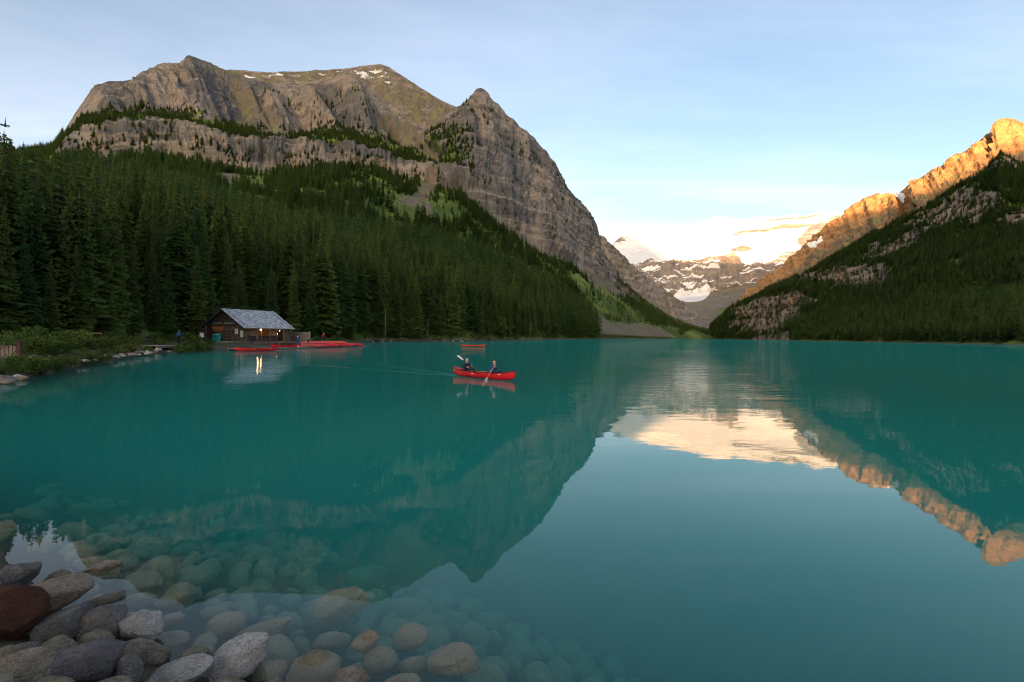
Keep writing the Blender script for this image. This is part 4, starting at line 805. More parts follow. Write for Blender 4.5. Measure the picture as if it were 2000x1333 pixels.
def dk(px, off, z):                        # a spot on the dock: px along it, metres in from the water edge
    t = (px - 478) / (716 - 478); a = pixz(478 + (716 - 478) * t, 682.5 + (674.3 - 682.5) * t, .18); d = Vector((d1[0] - d0[0], d1[1] - d0[1], 0)).normalized(); n = Vector((-d.y, d.x, 0))
    return Vector((a[0], a[1], 0)) + n * off + Vector((0, 0, z))
DR = math.atan2(d1[1] - d0[1], d1[0] - d0[0])
pile = [(575, 1.4, .44, 'canoe_red', False, 'upright red canoe lying on the dock below the counter'), (618, 1.1, .72, 'canoe_faded', True, 'faded overturned canoe at the near end of the heap'), (632, .5, .72, 'canoe_red', True, 'overturned canoe at the water side of the heap, second from its near end'),
        (648, 1.7, .76, 'canoe_faded', True, 'pale red overturned canoe at the middle of the heap'), (664, .5, .70, 'canoe_red', True, 'overturned canoe at the water side, middle of the heap'), (690, .7, .70, 'canoe_red', True, 'overturned canoe at the far end of the heap'),
        (634, 1.5, 1.16, 'canoe_faded', True, 'overturned canoe lying on top of the near half of the heap'), (662, 1.3, 1.14, 'canoe_orange', True, 'overturned canoe lying on top of the far half of the heap'), (682, 1.8, .76, 'canoe_faded', True, 'overturned canoe at the land side of the far end of the heap')]
for i, (px, off, z, m, fl_, lab) in enumerate(pile):
    v = dk(px, off, z - .18); canoe(lab, tuple(v), DR - (.95 if i else .5) + random.uniform(-.22, .22), m, 'canoes kept at the dock', fl_, random.uniform(-.08, .08), marks=False)

# ------------------------------------------------------------------ people
simple('skin', (.55, .34, .25), .6, .08); simple('hair_brown', (.16, .07, .035), .8, .3, 20); simple('hair_grey', (.5, .46, .4), .8, .2, 20); simple('navy_cloth', (.018, .025, .06), .9, .2, 8); simple('blue_cloth', (.03, .075, .24), .9, .2, 8)
simple('black_cloth', (.014, .014, .018), .9, .2, 8); simple('red_cloth', (.42, .025, .02), .9, .2, 8); simple('tan_cloth', (.48, .33, .22), .9, .2, 8); simple('shoe', (.05, .04, .035), .7, .2); simple('eye', (.02, .015, .012), .3, .1); simple('lip', (.4, .17, .14), .6, .1)
def person(label, mtx, J, mats, hair='hair_brown', grip=None, cat='person', look=0.0, cap=None):
    """J: joints pelvis..; one skinned body with head, face and five-fingered hands"""
    names = list(J); idx = {n: i for i, n in enumerate(names)}
    rad = dict(pelvis=.135, belly=.125, chest=.145, neck=.055, head0=.06, sl=.07, sr=.07, el=.047, er=.047, wl=.034, wr=.034, pl=.036, pr=.036, hl=.095, hr=.095, kl=.062, kr=.062, al=.042, ar=.042, tl=.04, tr=.04)
    E = [('pelvis', 'belly'), ('belly', 'chest'), ('chest', 'neck'), ('neck', 'head0'), ('chest', 'sl'), ('sl', 'el'), ('el', 'wl'), ('wl', 'pl'), ('chest', 'sr'), ('sr', 'er'), ('er', 'wr'), ('wr', 'pr'), ('pelvis', 'hl'), ('hl', 'kl'), ('kl', 'al'), ('al', 'tl'), ('pelvis', 'hr'), ('hr', 'kr'), ('kr', 'ar'), ('ar', 'tr')]
    me = bpy.data.meshes.new('body'); me.from_pydata([J[n] for n in names], [(idx[a], idx[b]) for a, b in E], []); ob = bpy.data.objects.new('tmp_body', me); COL.objects.link(ob)
    ob.modifiers.new('skin', 'SKIN'); sv = me.skin_vertices[0].data
    for n in names: sv[idx[n]].radius = (rad[n], rad[n]); sv[idx[n]].use_root = n == 'pelvis'
    s = ob.modifiers.new('sub', 'SUBSURF'); s.levels = 2; s.render_levels = 2
    dg = bpy.context.evaluated_depsgraph_get(); bmesh_ = bpy.data.meshes.new_from_object(ob.evaluated_get(dg)); bpy.data.objects.remove(ob)
    bm = bmesh.new(); bm.from_mesh(bmesh_); segs = [(Vector(J[a]), Vector(J[b]), a, b) for a, b in E]
    def reg(a, b):
        k = {a, b}
        if k & {'pl', 'pr'} or 'head0' in k or k == {'chest', 'neck'} and False: return 0
        if k & {'tl', 'tr'}: return 3
        if k & {'hl', 'hr', 'kl', 'kr', 'al', 'ar'}: return 2
        return 1
    for f in bm.faces:
        c = f.calc_center_median(); best = (9, 0)
        for a, b, na, nb in segs:
            ab = b - a; t = max(0, min(1, (c - a).dot(ab) / max(ab.length_squared, 1e-9))); dd = (c - a - ab * t).length
            if dd < best[0]: best = (dd, reg(na, nb))
        f.material_index = best[1]; f.smooth = True
    def ball(c, r, sc, mi, rot=None, seg=14):
        n0 = len(bm.faces); M = Matrix.Translation(c) @ (rot.to_4x4() if rot else Matrix()) @ Matrix.Diagonal((*sc, 1)); bmesh.ops.create_uvsphere(bm, u_segments=seg, v_segments=max(6, seg * 2 // 3), radius=r, matrix=M); bm.faces.ensure_lookup_table()
        for f in bm.faces[n0:]: f.material_index = mi; f.smooth = True
    def tubes(pts, rs, mi):
        m = MB().tube(pts, rs, 6); vs = [bm.verts.new(v) for v in m.v]
        for f in m.f:
            q = bm.faces.new([vs[i] for i in f]); q.material_index = mi; q.smooth = True
    H = Vector(J['head0']) + Vector((.015, 0, .075)); R = Matrix.Rotation(look, 3, 'Z')
    def hp(x, y, z): return H + R @ Vector((x, y, z))
    ball(H, .105, (.95, .78, 1.16), 0, R, 18)
    ball(hp(.10, 0, -.012), .018, (1, .7, 1.3), 0, R, 8); ball(hp(.045, 0, -.085), .05, (1, .85, .7), 0, R, 10)
    for y in (-.033, .033): ball(hp(.088, y, .012), .011, (.7, 1, .8), 4, R, 8)
    for y in (-.083, .083): ball(hp(-.005, y, -.005), .026, (.7, .35, 1.1), 0, R, 8)
    ball(hp(.092, 0, -.055), .02, (.5, 1.1, .35), 5, R, 8)
    for sd in ('l', 'r'):
        p = Vector(J['p' + sd]); d = (p - Vector(J['w' + sd])).normalized(); ax = Vector(grip[sd]) if grip and sd in grip else Vector((0, 0, 1)); ax = (ax - d * ax.dot(d)).normalized(); nrm = d.cross(ax).normalized()
        if grip and sd in grip:
            for k, ln in enumerate((.034, .038, .036, .030)):
                b = p + ax * (.027 - .018 * k); tubes([b, b + d * ln + nrm * .012, b + d * (ln + .008) + nrm * .036, b + d * (ln - .022) + nrm * .046], [.0095, .009, .0085, .007], 0)
            tubes([p - d * .02 + ax * .02, p + ax * .045 + nrm * .02, p + d * .025 + ax * .035 + nrm * .042], [.011, .010, .008], 0)
        else:
            for k, ln in enumerate((.068, .078, .072, .055)):
                b = p + ax * (.027 - .018 * k); tubes([b, b + d * ln * .55 + nrm * .006, b + d * ln + nrm * .022], [.0095, .009, .007], 0)
            tubes([p - d * .03 + ax * .02, p + ax * .048 + nrm * .012, p + d * .03 + ax * .055 + nrm * .02], [.011, .010, .008], 0)
    out = bpy.data.meshes.new('person'); bm.to_mesh(out); bm.free(); bpy.data.meshes.remove(bmesh_)
    for m in (mats[0], mats[1], mats[2], mats[3], 'eye', 'lip'): out.materials.append(MATS[m])
    o = link('person', out); o.matrix_world = mtx; tag(o, label, cat)
    bm = bmesh.new(); bmesh.ops.create_uvsphere(bm, u_segments=18, v_segments=12, radius=.114, matrix=Matrix.Translation(H + R @ Vector((-.012, 0, .018))) @ R.to_4x4() @ Matrix.Diagonal((.98, .84, 1.12, 1)))
    bmesh.ops.delete(bm, geom=[v for v in bm.verts if (R.inverted() @ (v.co - H)).x > .055 and (v.co - H).z < .062 or (v.co - H).z < -.06], context='VERTS')
    hm = bpy.data.meshes.new('hair'); bm.to_mesh(hm); bm.free(); hm.polygons.foreach_set('use_smooth', [True] * len(hm.polygons)); h = link('hair', hm, MATS[hair], o)
    m2 = h.modifiers.new('thick', 'SOLIDIFY'); m2.thickness = .012
    return o
def seated(pl, pr, el, er): return dict(pelvis=(0, 0, .13), belly=(.01, 0, .30), chest=(.035, 0, .47), neck=(.045, 0, .63), head0=(.06, 0, .69), sl=(.03, .17, .55), el=el[0], wl=el[1], pl=pl, sr=(.03, -.17, .55), er=er[0], wr=er[1], pr=pr, hl=(.05, .10, .12), kl=(.40, .15, .30), al=(.62, .13, .04), tl=(.74, .13, .04), hr=(.05, -.10, .12), kr=(.40, -.15, .30), ar=(.62, -.13, .04), tr=(.74, -.13, .04))
CM = Matrix.Translation((cm[0], cm[1], .06)) @ Matrix.Rotation(CROT, 4, 'Z')
def paddle(label, a, b, mtx, top_blade=False):
    a = Vector(a); b = Vector(b); d = (b - a).normalized(); o = thing('paddle', label, 'paddle'); o.matrix_world = mtx
    MB().tube([a, b], .016, 8).build('shaft', MATS['ash_wood' if not top_blade else 'dark_board'], o, True)
    MB().tube([a - d * .01 + Vector((0, .06, 0)), a - d * .01 - Vector((0, .06, 0))], .018, 8).build('grip', MATS['ash_wood'], o, True)
    n = d.cross(Vector((0, 1, 0))).normalized(); s = Vector((0, 1, 0)); s = (s - d * s.dot(d)).normalized(); m = MB(); V = []
    for t, w in ((0, .02), (.1, .07), (.3, .095), (.5, .095), (.58, .06)):
        for e in (-1, 1):
            for h in (-1, 1): V.append(b + d * (t - .05) + s * w * e + n * .007 * h)
    F = []
    for k in range(4):
        i = 4 * k; F += [(i, i + 4, i + 6, i + 2), (i + 1, i + 3, i + 7, i + 5), (i, i + 1, i + 5, i + 4), (i + 2, i + 6, i + 7, i + 3)]
    F += [(0, 2, 3, 1), (16, 17, 19, 18)]; m.add(V, F).build('blade', MATS['white_paint'], o); return o
# stern paddler: paddle lifted across the chest
J = seated((.34, .10, .50), (.30, -.12, .42), ((.10, .27, .36), (.27, .14, .48)), ((.08, -.27, .33), (.23, -.16, .41)))
person('paddler in dark navy jacket at the stern holding a paddle aslant', CM @ Matrix.Translation((-1.35, 0, .10)), J, ('skin', 'navy_cloth', 'black_cloth', 'shoe'), 'hair_grey', {'l': (.85, 0, -.5), 'r': (.85, 0, -.5)}, look=-.25)
paddle('white-bladed paddle held aslant by the stern paddler', (.95, -.02, .17), (-.28, .0, .80), CM @ Matrix.Translation((-1.35, 0, .10)), True)
# bow paddler: paddle dipped on the near side
J = seated((.30, -.20, .56), (.24, -.40, .30), ((.18, .16, .38), (.27, -.08, .52)), ((.08, -.30, .40), (.18, -.36, .34)))
person('paddler in blue jacket near the bow with paddle in the water', CM @ Matrix.Translation((.85, 0, .10)), J, ('skin', 'blue_cloth', 'navy_cloth', 'shoe'), 'hair_brown', {'l': (.2, .4, .9), 'r': (.2, .4, .9)}, look=-.5)
paddle('white paddle dipped beside the canoe by the bow paddler', (.31, -.16, .68), (.16, -.62, -.06), CM @ Matrix.Translation((.85, 0, .10)))
def standing(bend=0.0, arm=0.0):
    b = math.sin(bend); c = math.cos(bend)
    def up(x, y, z): return (x * c + (z - .95) * b, y, .95 + (z - .95) * c - x * b) if z > .95 else (x, y, z)
    return dict(pelvis=(0, 0, .95), belly=up(.0, 0, 1.12), chest=up(.0, 0, 1.32), neck=up(.0, 0, 1.49), head0=up(.01, 0, 1.56), sl=up(0, .19, 1.41), el=up(.04 + arm * .2, .25, 1.14), wl=up(.12 + arm * .35, .22, .97), pl=up(.15 + arm * .42, .21, .96), sr=up(0, -.19, 1.41), er=up(.04 + arm * .2, -.25, 1.14), wr=up(.12 + arm * .35, -.22, .97), pr=up(.15 + arm * .42, -.21, .96),
                hl=(0, .10, .90), kl=(.05, .11, .49), al=(0, .11, .07), tl=(.14, .12, .05), hr=(0, -.10, .90), kr=(.02, -.11, .49), ar=(-.06, -.11, .07), tr=(.08, -.12, .05))
def stand_at(v, rz): return Matrix.Translation(v) @ Matrix.Rotation(rz, 4, 'Z')
person('person in blue jacket standing on the dock beside the canoe heap', stand_at(dk(592, .9, .185), 2.6), standing(.1, .5), ('skin', 'blue_cloth', 'blue_cloth', 'shoe'), 'hair_grey')
person('person in tan trousers bending over at the near end of the canoe heap', stand_at(dk(606, .7, .185), .6), standing(1.25, .8), ('skin', 'black_cloth', 'tan_cloth', 'shoe'))
v = pix(632, 668, 108); person('person in red jacket standing behind the canoe heap', stand_at((v[0], v[1], .75), -1.2), standing(.15, .7), ('skin', 'red_cloth', 'black_cloth', 'shoe'))
v = pix(350, 670, 66); person('walker with blue backpack on the shore trail left of the boathouse', stand_at((v[0], v[1], .80), 1.7), standing(.05, .1), ('skin', 'blue_cloth', 'black_cloth', 'shoe'))
bp = thing('backpack', 'blue backpack on the back of the walker by the shrubs', 'backpack'); bp.matrix_world = stand_at((v[0], v[1], .80), 1.7)
bm = bmesh.new(); bmesh.ops.create_cube(bm, size=1); bmesh.ops.scale(bm, vec=(.22, .34, .5), verts=bm.verts); bmesh.ops.bevel(bm, geom=bm.edges[:], offset=.07, segments=3, affect='EDGES'); me = bpy.data.meshes.new('pack'); bm.to_mesh(me); bm.free()
simple('pack_blue', (.04, .11, .36), .8, .2, 6); link('pack', me, MATS['pack_blue'], bp, (-.25, 0, 1.25))
for y in (-.1, .1): MB().tube([(-.16, y, 1.45), (-.02, y, 1.50), (.10, y * 1.1, 1.38), (.08, y * 1.3, 1.15), (-.15, y * 1.3, 1.05)], .015, 5).build('strap', MATS['pack_blue'], bp)
v = dk(587, .5, .185); bk = thing('bucket', 'small white pail at the feet of the person in blue', 'pail', tuple(v)); MB().tube([(0, 0, 0), (0, 0, .32)], [.13, .16], 14).build('body', MATS['white_paint'], bk, True); MB().tube([(-.15, 0, .30), (-.1, 0, .44), (.1, 0, .44), (.15, 0, .30)], .008, 5).build('handle', MATS['fence_grey'], bk)

# ------------------------------------------------------------------ shrubs of the left bank
def shrub_mesh(seed, n=1500):
    r = np.random.default_rng(seed); c = r.normal(size=(26, 3)); c /= np.linalg.norm(c, axis=1, keepdims=True); c[:, 2] = np.abs(c[:, 2]); c *= r.uniform(.35, .95, (26, 1)); c[:, 2] = c[:, 2] * .95 + .12
    k = r.integers(0, 26, n); d = r.normal(size=(n, 3)); d /= np.linalg.norm(d, axis=1, keepdims=True); p = c[k] + d * (r.random((n, 1)) ** .4) * .26
    p[:, 2] = np.maximum(p[:, 2], .02); a = r.normal(size=(n, 3)); a /= np.linalg.norm(a, axis=1, keepdims=True); b = np.cross(a, r.normal(size=(n, 3))); b /= np.linalg.norm(b, axis=1, keepdims=True); s = r.uniform(.035, .07, (n, 1))
    V = np.stack([p - a * s * 1.3, p + b * s * .6, p + a * s * 1.3, p - b * s * .6], 1).reshape(-1, 3); fol = mesh_np('foliage', V, np.arange(4 * n).reshape(n, 4)); fol.materials.append(MATS['shrub_leaf'])
    m = MB()
    for q in range(9): m.tube([(0, 0, -.1), tuple(c[q] * .5), tuple(c[q])], [.03, .02, .008], 4)
    st = m.mesh('stem'); st.materials.append(MATS['bark']); return fol, st
SHR = [shrub_mesh(s) for s in (1, 2, 3, 4)]
shrubs = [(8, 715, 25, 1.6, 'at the far-left edge above the timber crib'), (60, 690, 27, 1.9, 'just right of the timber crib'), (35, 665, 33, 3.0, 'tall one behind the timber crib'), (90, 700, 28, 1.5, 'by the water right of the crib'), (110, 660, 36, 2.7, 'tall one left of the shore boulders'), (130, 700, 32, 1.4, 'at the bank where the boulder row begins'), (160, 682, 36, 1.8, 'above the first shore boulders'),
          (150, 645, 44, 2.8, 'tall one behind the hidden timber frame'), (195, 688, 39, 1.5, 'above the big pale boulders'), (205, 662, 46, 2.2, 'right of the hidden timber frame'), (232, 680, 46, 1.5, 'above the middle of the boulder row'), (255, 672, 52, 1.8, 'left of the short landing'), (285, 680, 52, 1.3, 'between boulders and landing'), (262, 655, 58, 2.0, 'behind the frame near the landing'),
          (312, 668, 62, 1.5, 'behind the short landing'), (330, 672, 60, 1.0, 'low one at the landing edge'), (365, 680, 60, 1.9, 'in front of the gable, nearest the walker'), (385, 682, 62, 2.1, 'in front of the gable corner'), (372, 655, 72, 2.6, 'tall one behind the walker'), (402, 684, 64, 1.4, 'at the left end of the pale deck'), (352, 686, 57, 1.1, 'low one at the water before the walker'), (410, 672, 70, 1.2, 'beside the white sign'),
          (0, 690, 29, 2.4, 'dark one at the frame edge'), (75, 640, 42, 3.2, 'tall one under the dark spruces at far left'), (180, 640, 52, 2.6, 'under the spruces behind the boulder row'), (300, 650, 70, 2.2, 'under the spruces behind the landing'), (225, 645, 60, 2.4, 'below the tree line behind the boulders'), (340, 650, 78, 2.0, 'in the shade behind the walker'),
          (655, 664, 128, 1.6, 'behind the red-jacket person'), (690, 664, 140, 1.4, 'behind the far end of the canoe heap'), (735, 664, 158, 1.6, 'at the foot of the grey waterside snag'), (780, 665, 170, 1.5, 'right of the waterside snag'), (820, 665, 182, 1.6, 'midway to the empty canoe'), (860, 666, 192, 1.5, 'left of the empty canoe'), (905, 666, 205, 1.6, 'straight behind the empty canoe'), (955, 665, 235, 1.7, 'right of the empty canoe'), (1010, 665, 285, 2.0, 'farthest along the wooded shore'), (620, 660, 116, 1.8, 'right of the board fence')]
for k, (px, py, Y, s, lab) in enumerate(shrubs):
    p = pix(px, py, Y); z = max(float(ground_z(np.array([p[0]]), np.array([p[1]]))[0]), .1); f, st = SHR[k % 4]
    o = thing('shrub', 'leafy green shrub %s' % lab, 'shrub', (p[0], p[1], z - .05), k * 1.7, 'shrubs along the bank'); o.scale = (s * .62, s * .62, s * .62); link('foliage', f, None, o); link('stem', st, None, o)

# ------------------------------------------------------------------ stones
def stone_mat(name, a, b, c, algae=(.17, .145, .085)):
    t = NT(name); r = t.rand(); v = t.noise(t.pos((1, 1, 1)), 5.5, 7, .65, .4); f = t.noise(t.pos(), 38, 5, .7); v2 = t.noise(t.pos(), 1.9, 4, .6)
    col = t.mix(t.ramp(v, .35, .65), a, b); col = t.mix(t.ramp(v2, .5, .68, 0, .8), col, c); col = t.mix(t.ramp(f, .45, .75, 0, .45), col, tuple(x * .4 for x in a))
    col = t.mix(t.math('MULTIPLY', r, .45), col, tuple(x * .6 for x in b))
    sp_ = t.noise(t.pos((1, 1, 2.2)), 95, 3, .6); col = t.mix(t.ramp(sp_, .56, .68, 0, .75), col, tuple(x * .25 for x in a)); col = t.mix(t.ramp(sp_, .30, .40, .55, 0), col, tuple(min(1, x * 1.7) for x in b))
    vein = t.noise(t.pos((6, 6, 15)), 1.0, 6, .7, 1.5); col = t.mix(t.ramp(t.math('ABSOLUTE', t.math('SUBTRACT', vein, .5)), 0, .022, .8, 0), col, tuple(x * .3 for x in a))
    sz = t.n('ShaderNodeSeparateXYZ'); t.l(t.n('ShaderNodeNewGeometry').outputs['Position'], sz.inputs[0]); wz = t.math('ADD', sz.outputs['Z'], t.math('MULTIPLY', t.math('SUBTRACT', v, .5), .05))
    al = t.mix(f, tuple(x * .6 for x in algae), tuple(x * 1.25 for x in algae)); wet = t.ramp(wz, -.01, .045, 1, 0); col = t.mix(t.math('MULTIPLY', wet, .85), col, al)
    cr = t.n('ShaderNodeTexVoronoi'); cr.feature = 'DISTANCE_TO_EDGE'; cr.inputs['Scale'].default_value = 4.5; t.l(t.pos((1, 1, 1.4)), cr.inputs['Vector'])
    hh = t.math('ADD', t.math('ADD', v, t.math('MULTIPLY', f, .6)), t.math('MULTIPLY', t.ramp(cr.outputs['Distance'], 0, .05), .12))
    t.bsdf(col, t.ramp(wz, 0, .06, .45, .9), t.bump(hh, .06, 1.0), spec=.3); return t.m
stone_mat('stone_grey', (.18, .17, .16), (.31, .29, .27), (.09, .08, .075)); stone_mat('stone_tan', (.28, .22, .165), (.43, .35, .27), (.12, .09, .065)); stone_mat('stone_white', (.46, .43, .40), (.64, .60, .56), (.20, .165, .135)); stone_mat('stone_red', (.065, .022, .013), (.10, .036, .02), (.03, .014, .01)); stone_mat('stone_purple', (.16, .148, .155), (.25, .23, .235), (.085, .075, .08))
stone_mat('stone_river', (.25, .21, .135), (.40, .35, .24), (.13, .11, .07), (.27, .23, .14))
def stone_mesh(seed, sub=4, ang=.5, rough=1.0):
    bm = bmesh.new(); bmesh.ops.create_icosphere(bm, subdivisions=sub, radius=1.0); me = bpy.data.meshes.new('stone'); bm.to_mesh(me); bm.free(); V = np.empty(len(me.vertices) * 3, np.float32); me.vertices.foreach_get('co', V); V = V.reshape(-1, 3).astype(float); r = np.random.default_rng(seed)
    if ang > 0:                            # worn flat faces
        D = r.normal(size=(14, 3)); D /= np.linalg.norm(D, axis=1, keepdims=True); h = r.uniform(.58, .88, 14)
        for d, hh in zip(D, h):
            s = V @ d; over = np.maximum(0, s - hh); V = V - (over * ang)[:, None] * d
    n = V / np.linalg.norm(V, axis=1, keepdims=True); o = seed * 7.7
    V = V + n * ((.13 - .06 * (ang > .6)) * fbm(V * .9 + o, 3) + .035 * rough * fbm(V * 3.3 + o, 4, .6) + .012 * rough * ridged(V * 6 + o, 3))[:, None]
    V = V / np.abs(V).max(0); me.vertices.foreach_set('co', V.astype(np.float32).ravel()); me.polygons.foreach_set('use_smooth', [True] * len(me.polygons)); me.update(); return me
def place_stone(name, x0, y0, x1, y1, zc, tilt, mat, label, seed, ang=.75, depth=1.15, group='stones of the near shore', sub=4):
    px, py = (x0 + x1) / 2, (y0 + y1) / 2; P = pixz(px, py, zc); d = P - np.array([0, 0, CAM_H]); dist = float(np.linalg.norm(d)); phi = math.asin(-d[2] / dist); fwd = -(rays(px, py) @ np.array([0, 0, 0])) if False else 1
    k = dist / FPX * (1.0 / np.linalg.norm([(px - 1000) / FPX, (666.5 - py) / FPX, 1.0])); cw, ch = abs(math.cos(tilt)), abs(math.sin(tilt))
    hw, hh = (x1 - x0) / 2 * k, (y1 - y0) / 2 * k; asp = hw / hh
    den = cw * cw - ch * ch
    a = math.sqrt(max((hw * hw * cw * cw - hh * hh * ch * ch) / max(den, .25), (hw * .8) ** 2)) if abs(tilt) > .05 else hw; b0 = math.sqrt(max((hh * hh * cw * cw - hw * hw * ch * ch) / max(den, .25), (hh * .55) ** 2)) if abs(tilt) > .05 else hh
    c = b0 / math.sqrt(math.cos(phi) ** 2 + (depth * math.sin(phi)) ** 2); az = math.atan2(d[0], d[1])
    o = link(name, stone_mesh(seed, sub, ang), MATS[mat]); o.matrix_world = Matrix.Translation(P) @ Matrix.Rotation(-az, 4, 'Z') @ Matrix.Rotation(-tilt, 4, 'Y') @ Matrix.Diagonal((a, c * depth, c, 1))
    tag(o, label, 'stone', group); HEROES.append((P[0], P[1], max(a, c * depth))); return o
HEROES = []
S_ = [(-12, 1098, 69, 1150, .16, .22, 'stone_grey', 'flat grey stone at the left edge, farthest up the dry heap'), (33, 1118, 163, 1197, .20, .22, 'stone_tan', 'long tan stone with cracked top above the red-brown one'), (-70, 1146, 74, 1265, .34, .0, 'stone_red', 'large dark red-brown boulder at the left edge'),
      (74, 1190, 167, 1264, .20, -.1, 'stone_grey', 'grey rounded stone right of the red-brown boulder'), (160, 1177, 252, 1260, .16, .1, 'stone_grey', 'blocky grey-tan stone in the middle of the dry heap'), (234, 1189, 314, 1264, .12, -.5, 'stone_white', 'white pointed stone at the water side of the dry heap'),
      (228, 1248, 332, 1312, .10, -.2, 'stone_tan', 'brown-stained stone below the white pointed stone'), (88, 1256, 240, 1345, .30, -.1, 'stone_purple', 'largest purple-grey boulder at the bottom of the dry heap'), (-20, 1258, 92, 1300, .26, 0, 'stone_grey', 'dark low stone below the red-brown boulder'), (-30, 1278, 98, 1360, .38, .0, 'stone_tan', 'tan-grey boulder in the bottom left corner'),
      (224, 1276, 277, 1345, .22, -.3, 'stone_grey', 'small upright grey stone beside the largest boulder'), (268, 1291, 408, 1350, .14, .16, 'stone_white', 'long pale speckled stone at the bottom edge'), (408, 1246, 526, 1333, .05, .35, 'stone_white', 'pale tilted stone rising from the water near the bottom edge'),
      (160, 1097, 236, 1130, -.03, .1, 'stone_tan', 'brown stone barely breaking the surface beyond the dry heap'), (158, 1160, 238, 1196, -.02, .25, 'stone_tan', 'wet brown stone at the waterline behind the blocky stone'), (598, 1150, 720, 1225, -.33, .05, 'stone_river', 'large angular submerged boulder with a flat top'), (686, 1233, 744, 1274, -.05, .1, 'stone_river', 'small sharp stone just under the surface'),
      (766, 1220, 842, 1272, -.22, .0, 'stone_river', 'oval submerged stone right of the small sharp stone'), (833, 1258, 944, 1320, -.15, .0, 'stone_river', 'broad submerged stone rightmost of the clear ones'), (560, 1273, 664, 1345, -.09, .0, 'stone_river', 'big submerged stone with a hollow near the bottom edge'), (638, 1306, 720, 1360, .01, .0, 'stone_tan', 'stone with dry cap at the bottom edge'),
      (404, 1198, 477, 1247, -.14, .1, 'stone_river', 'round submerged stone above the pale tilted stone'), (458, 1212, 572, 1256, -.20, .15, 'stone_river', 'long slanted submerged stone right of the round one'), (708, 1262, 776, 1312, -.18, .0, 'stone_river', 'rounded submerged stone below the small sharp stone'), (612, 1236, 684, 1270, -.28, -.1, 'stone_river', 'flat submerged stone under the large angular boulder'),
      (480, 1295, 560, 1350, -.10, .1, 'stone_river', 'dark submerged stone between the pale stone and the hollow one'), (778, 1280, 838, 1322, -.26, 0, 'stone_river', 'small submerged stone left of the broad one'), (742, 1316, 828, 1352, -.14, 0, 'stone_river', 'submerged stone cut by the bottom edge'), (304, 1234, 366, 1276, -.10, 0, 'stone_river', 'submerged oval stone beside the white pointed stone'), (302, 1198, 364, 1226, -.12, .1, 'stone_river', 'flat submerged stone beyond the white pointed stone')]
S_ += [(96, 1186, 175, 1215, .08, .1, 'stone_grey', 'shadowed stone wedged under the long tan stone'), (306, 1158, 372, 1186, -.16, .1, 'stone_river', 'olive submerged slab well beyond the dry heap')]
for i, s in enumerate(S_): place_stone('shore_stone' if s[4] > -.02 else 'submerged_stone', *s[:8], 100 + i, ang=.93 if s[4] > -.04 or i == 15 else .45, sub=5 if s[4] > -.04 else 4)
SM = [stone_mesh(300 + k, 4, .3, .6) for k in range(9)]
for m in SM: m.materials.append(MATS['stone_river'])
def near_stones():
    r = np.random.default_rng(21); got = list(HEROES); out = []; tries = 0
    PX = r.uniform(-60, 1500, 9000); PY = 960 + 440 * r.random(9000) ** .75; Q = pixz(PX, PY, -.3); Z = ground_z(Q[:, 0], Q[:, 1])
    for _ in range(3): Q = pixz(PX, PY, Z); Z = ground_z(Q[:, 0], Q[:, 1])
    for px, py, P, zb in zip(PX, PY, Q, Z):
        if len(out) >= 262: break
        if zb < -2.3 or zb > .6 or P[1] < 2.6 or (zb > -.05 and py < 1190 and px > 60) or (zb > -.16 and py < 1120): continue
        a = float(np.clip(r.lognormal(-1.75, .34), .09, .36)); ok = True
        if zb > -.08: a = min(a, .13)
        else: a = min(a, max(.08, (-.03 - zb) / 1.15))
        for x, y, q in got:
            if (x - P[0]) ** 2 + (y - P[1]) ** 2 < (.80 * (a + q)) ** 2: ok = False; break
        if not ok: continue
        got.append((P[0], P[1], a)); out.append((px, py, P, zb, a))
    for k, (px, py, P, zb, a) in enumerate(out):
        o = bpy.data.objects.new('submerged_stone' if zb < -.08 else 'shore_stone', SM[k % 9]); COL.objects.link(o); r3 = r.uniform(.5, .85)
        o.location = (P[0], P[1], zb + a * r3 * .35); o.rotation_euler = (r.normal(0, .15), r.normal(0, .15), r.uniform(0, 6.28)); o.scale = (a, a * r.uniform(.65, .95), a * r3)
        if zb >= -.08: lab = '%s filler stone wedged %s' % ('little' if a < .14 else 'palm-sized' if a < .18 else 'broad', 'under the red-brown boulder' if px < 75 else 'beside the largest purple-grey boulder' if px < 240 else 'by the long pale speckled stone' if px < 410 else 'between the pale tilted stone and the water')
        else:
            dep = 'clear shallow' if zb > -.55 else 'hazy deeper' if zb > -1.15 else 'faint deep'
            if px < 330: wh = 'beyond the dry heap at the left'
            elif px < 600: wh = 'left of the large angular boulder'
            elif px < 760: wh = 'around the large angular boulder'
            elif px < 1000: wh = 'around the broad rightmost clear stone'
            else: wh = 'right of all the clear stones'
            lab = '%s submerged stone %s%s' % (dep, wh, ', near the picture bottom' if py > 1230 else ', far out' if py < 1090 else '')
            lab = ('large ' if a > .21 else 'small ' if a < .14 else 'middling ') + lab
        tag(o, lab, 'stone', 'stones of the near shore')
near_stones()
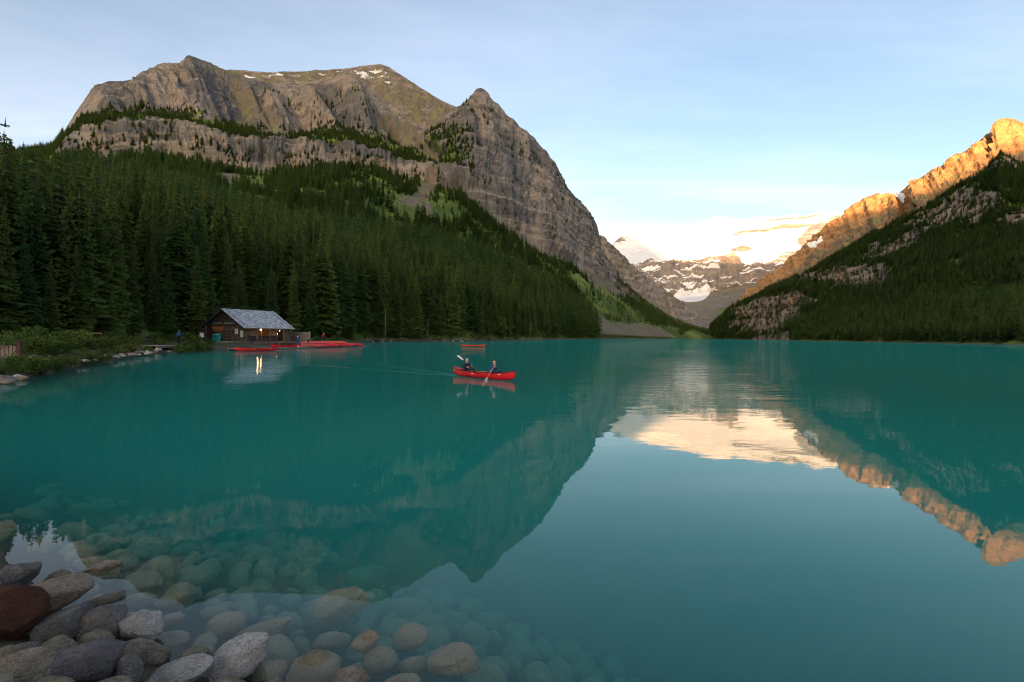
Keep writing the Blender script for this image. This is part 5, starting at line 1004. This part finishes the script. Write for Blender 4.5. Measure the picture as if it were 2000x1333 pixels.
# boulders along the left bank: (x0, y0, x1, y1, z, material, label)
BL = [(-20, 732, 28, 752, .18, 'stone_grey', 'grey boulder at the left frame edge by the water'), (24, 734, 52, 745, .10, 'stone_tan', 'rounded tan boulder at the tip of the far-left group'), (5, 740, 30, 752, .10, 'stone_grey', 'low boulder in front of the far-left group'), (84, 713, 102, 720, .12, 'stone_grey', 'lone small boulder below the shrubs at far left'), (66, 715, 78, 721, .1, 'stone_grey', 'tiny boulder left of the lone small one'), (26, 731, 42, 738, .2, 'stone_white', 'pale small boulder atop the far-left group')]
rb = random.Random(12)
for k in range(30):
    t = k / 29; x = 142 + 165 * t + rb.uniform(-4, 4); yb = 714 - 22 * t ** .75 + rb.uniform(-4.5, 1.0); wpx = rb.uniform(9, 20) * (1.05 - .3 * t); hp_ = wpx * rb.uniform(.42, .62)
    if k in (9, 12, 10): wpx *= 1.25; hp_ *= 1.4; yb -= 4
    BL.append((x - wpx / 2, yb - hp_, x + wpx / 2, yb, .30 + .04 * rb.random(), rb.choice(['stone_grey', 'stone_white', 'stone_tan', 'stone_white']), '%s %s boulder in the bank row, %s' % (('big', 'pale')[0] if wpx > 17 else rb.choice(['angular', 'rounded', 'low', 'small']), rb.choice(['wet', 'dry', 'weathered']), 'nearest the far-left shrubs' if t < .25 else 'below the hidden timber frame' if t < .5 else 'left of the short landing' if t < .8 else 'at its end by the short landing')))
for k in range(14):
    x = 315 + 8 * k + rb.uniform(-2, 2); y = 689 - .05 * (x - 315) + rb.uniform(-1.5, 1); BL.append((x - 4, y - 4, x + 4, y, .08, rb.choice(['stone_grey', 'stone_white']), 'small pale stone in the thin line between landing and deck'))
for i, (x0, y0, x1, y1, z, m, lab) in enumerate(BL): place_stone('bank_boulder', x0, y0, x1, y1, z, rb.uniform(-.1, .1), m, lab, 500 + i, .7, 1.4, 'boulders along the left bank', 3)
# driftwood and pale stones along the wooded shore
for k in range(26):
    t = k / 25; px = 730 + 430 * t; i = np.array([px]); sh = [(-43, 157), (-20, 202), (16, 322), (118, 690)]; Y = float(np.interp(px, [725, 900, 1050, 1170], [157, 202, 322, 690])); P = pix(px, 660, Y); a = (.14 + .22 * rb.random()) * (1 + Y / 400)
    o = bpy.data.objects.new('waterline_stone', SM[k % 9].copy()); o.data.materials.clear(); o.data.materials.append(MATS['stone_white']); COL.objects.link(o); o.location = (P[0], Y - .5, .12); o.scale = (a * 1.6, a, a * .5); o.rotation_euler = (0, 0, rb.uniform(0, 3))
    tag(o, 'pale stone on the waterline %s' % ('between the dock and the empty canoe' if px < 890 else 'behind the empty canoe' if px < 960 else 'along the wooded shore beyond the empty canoe'), 'stone', 'pale stones on the wooded waterline')
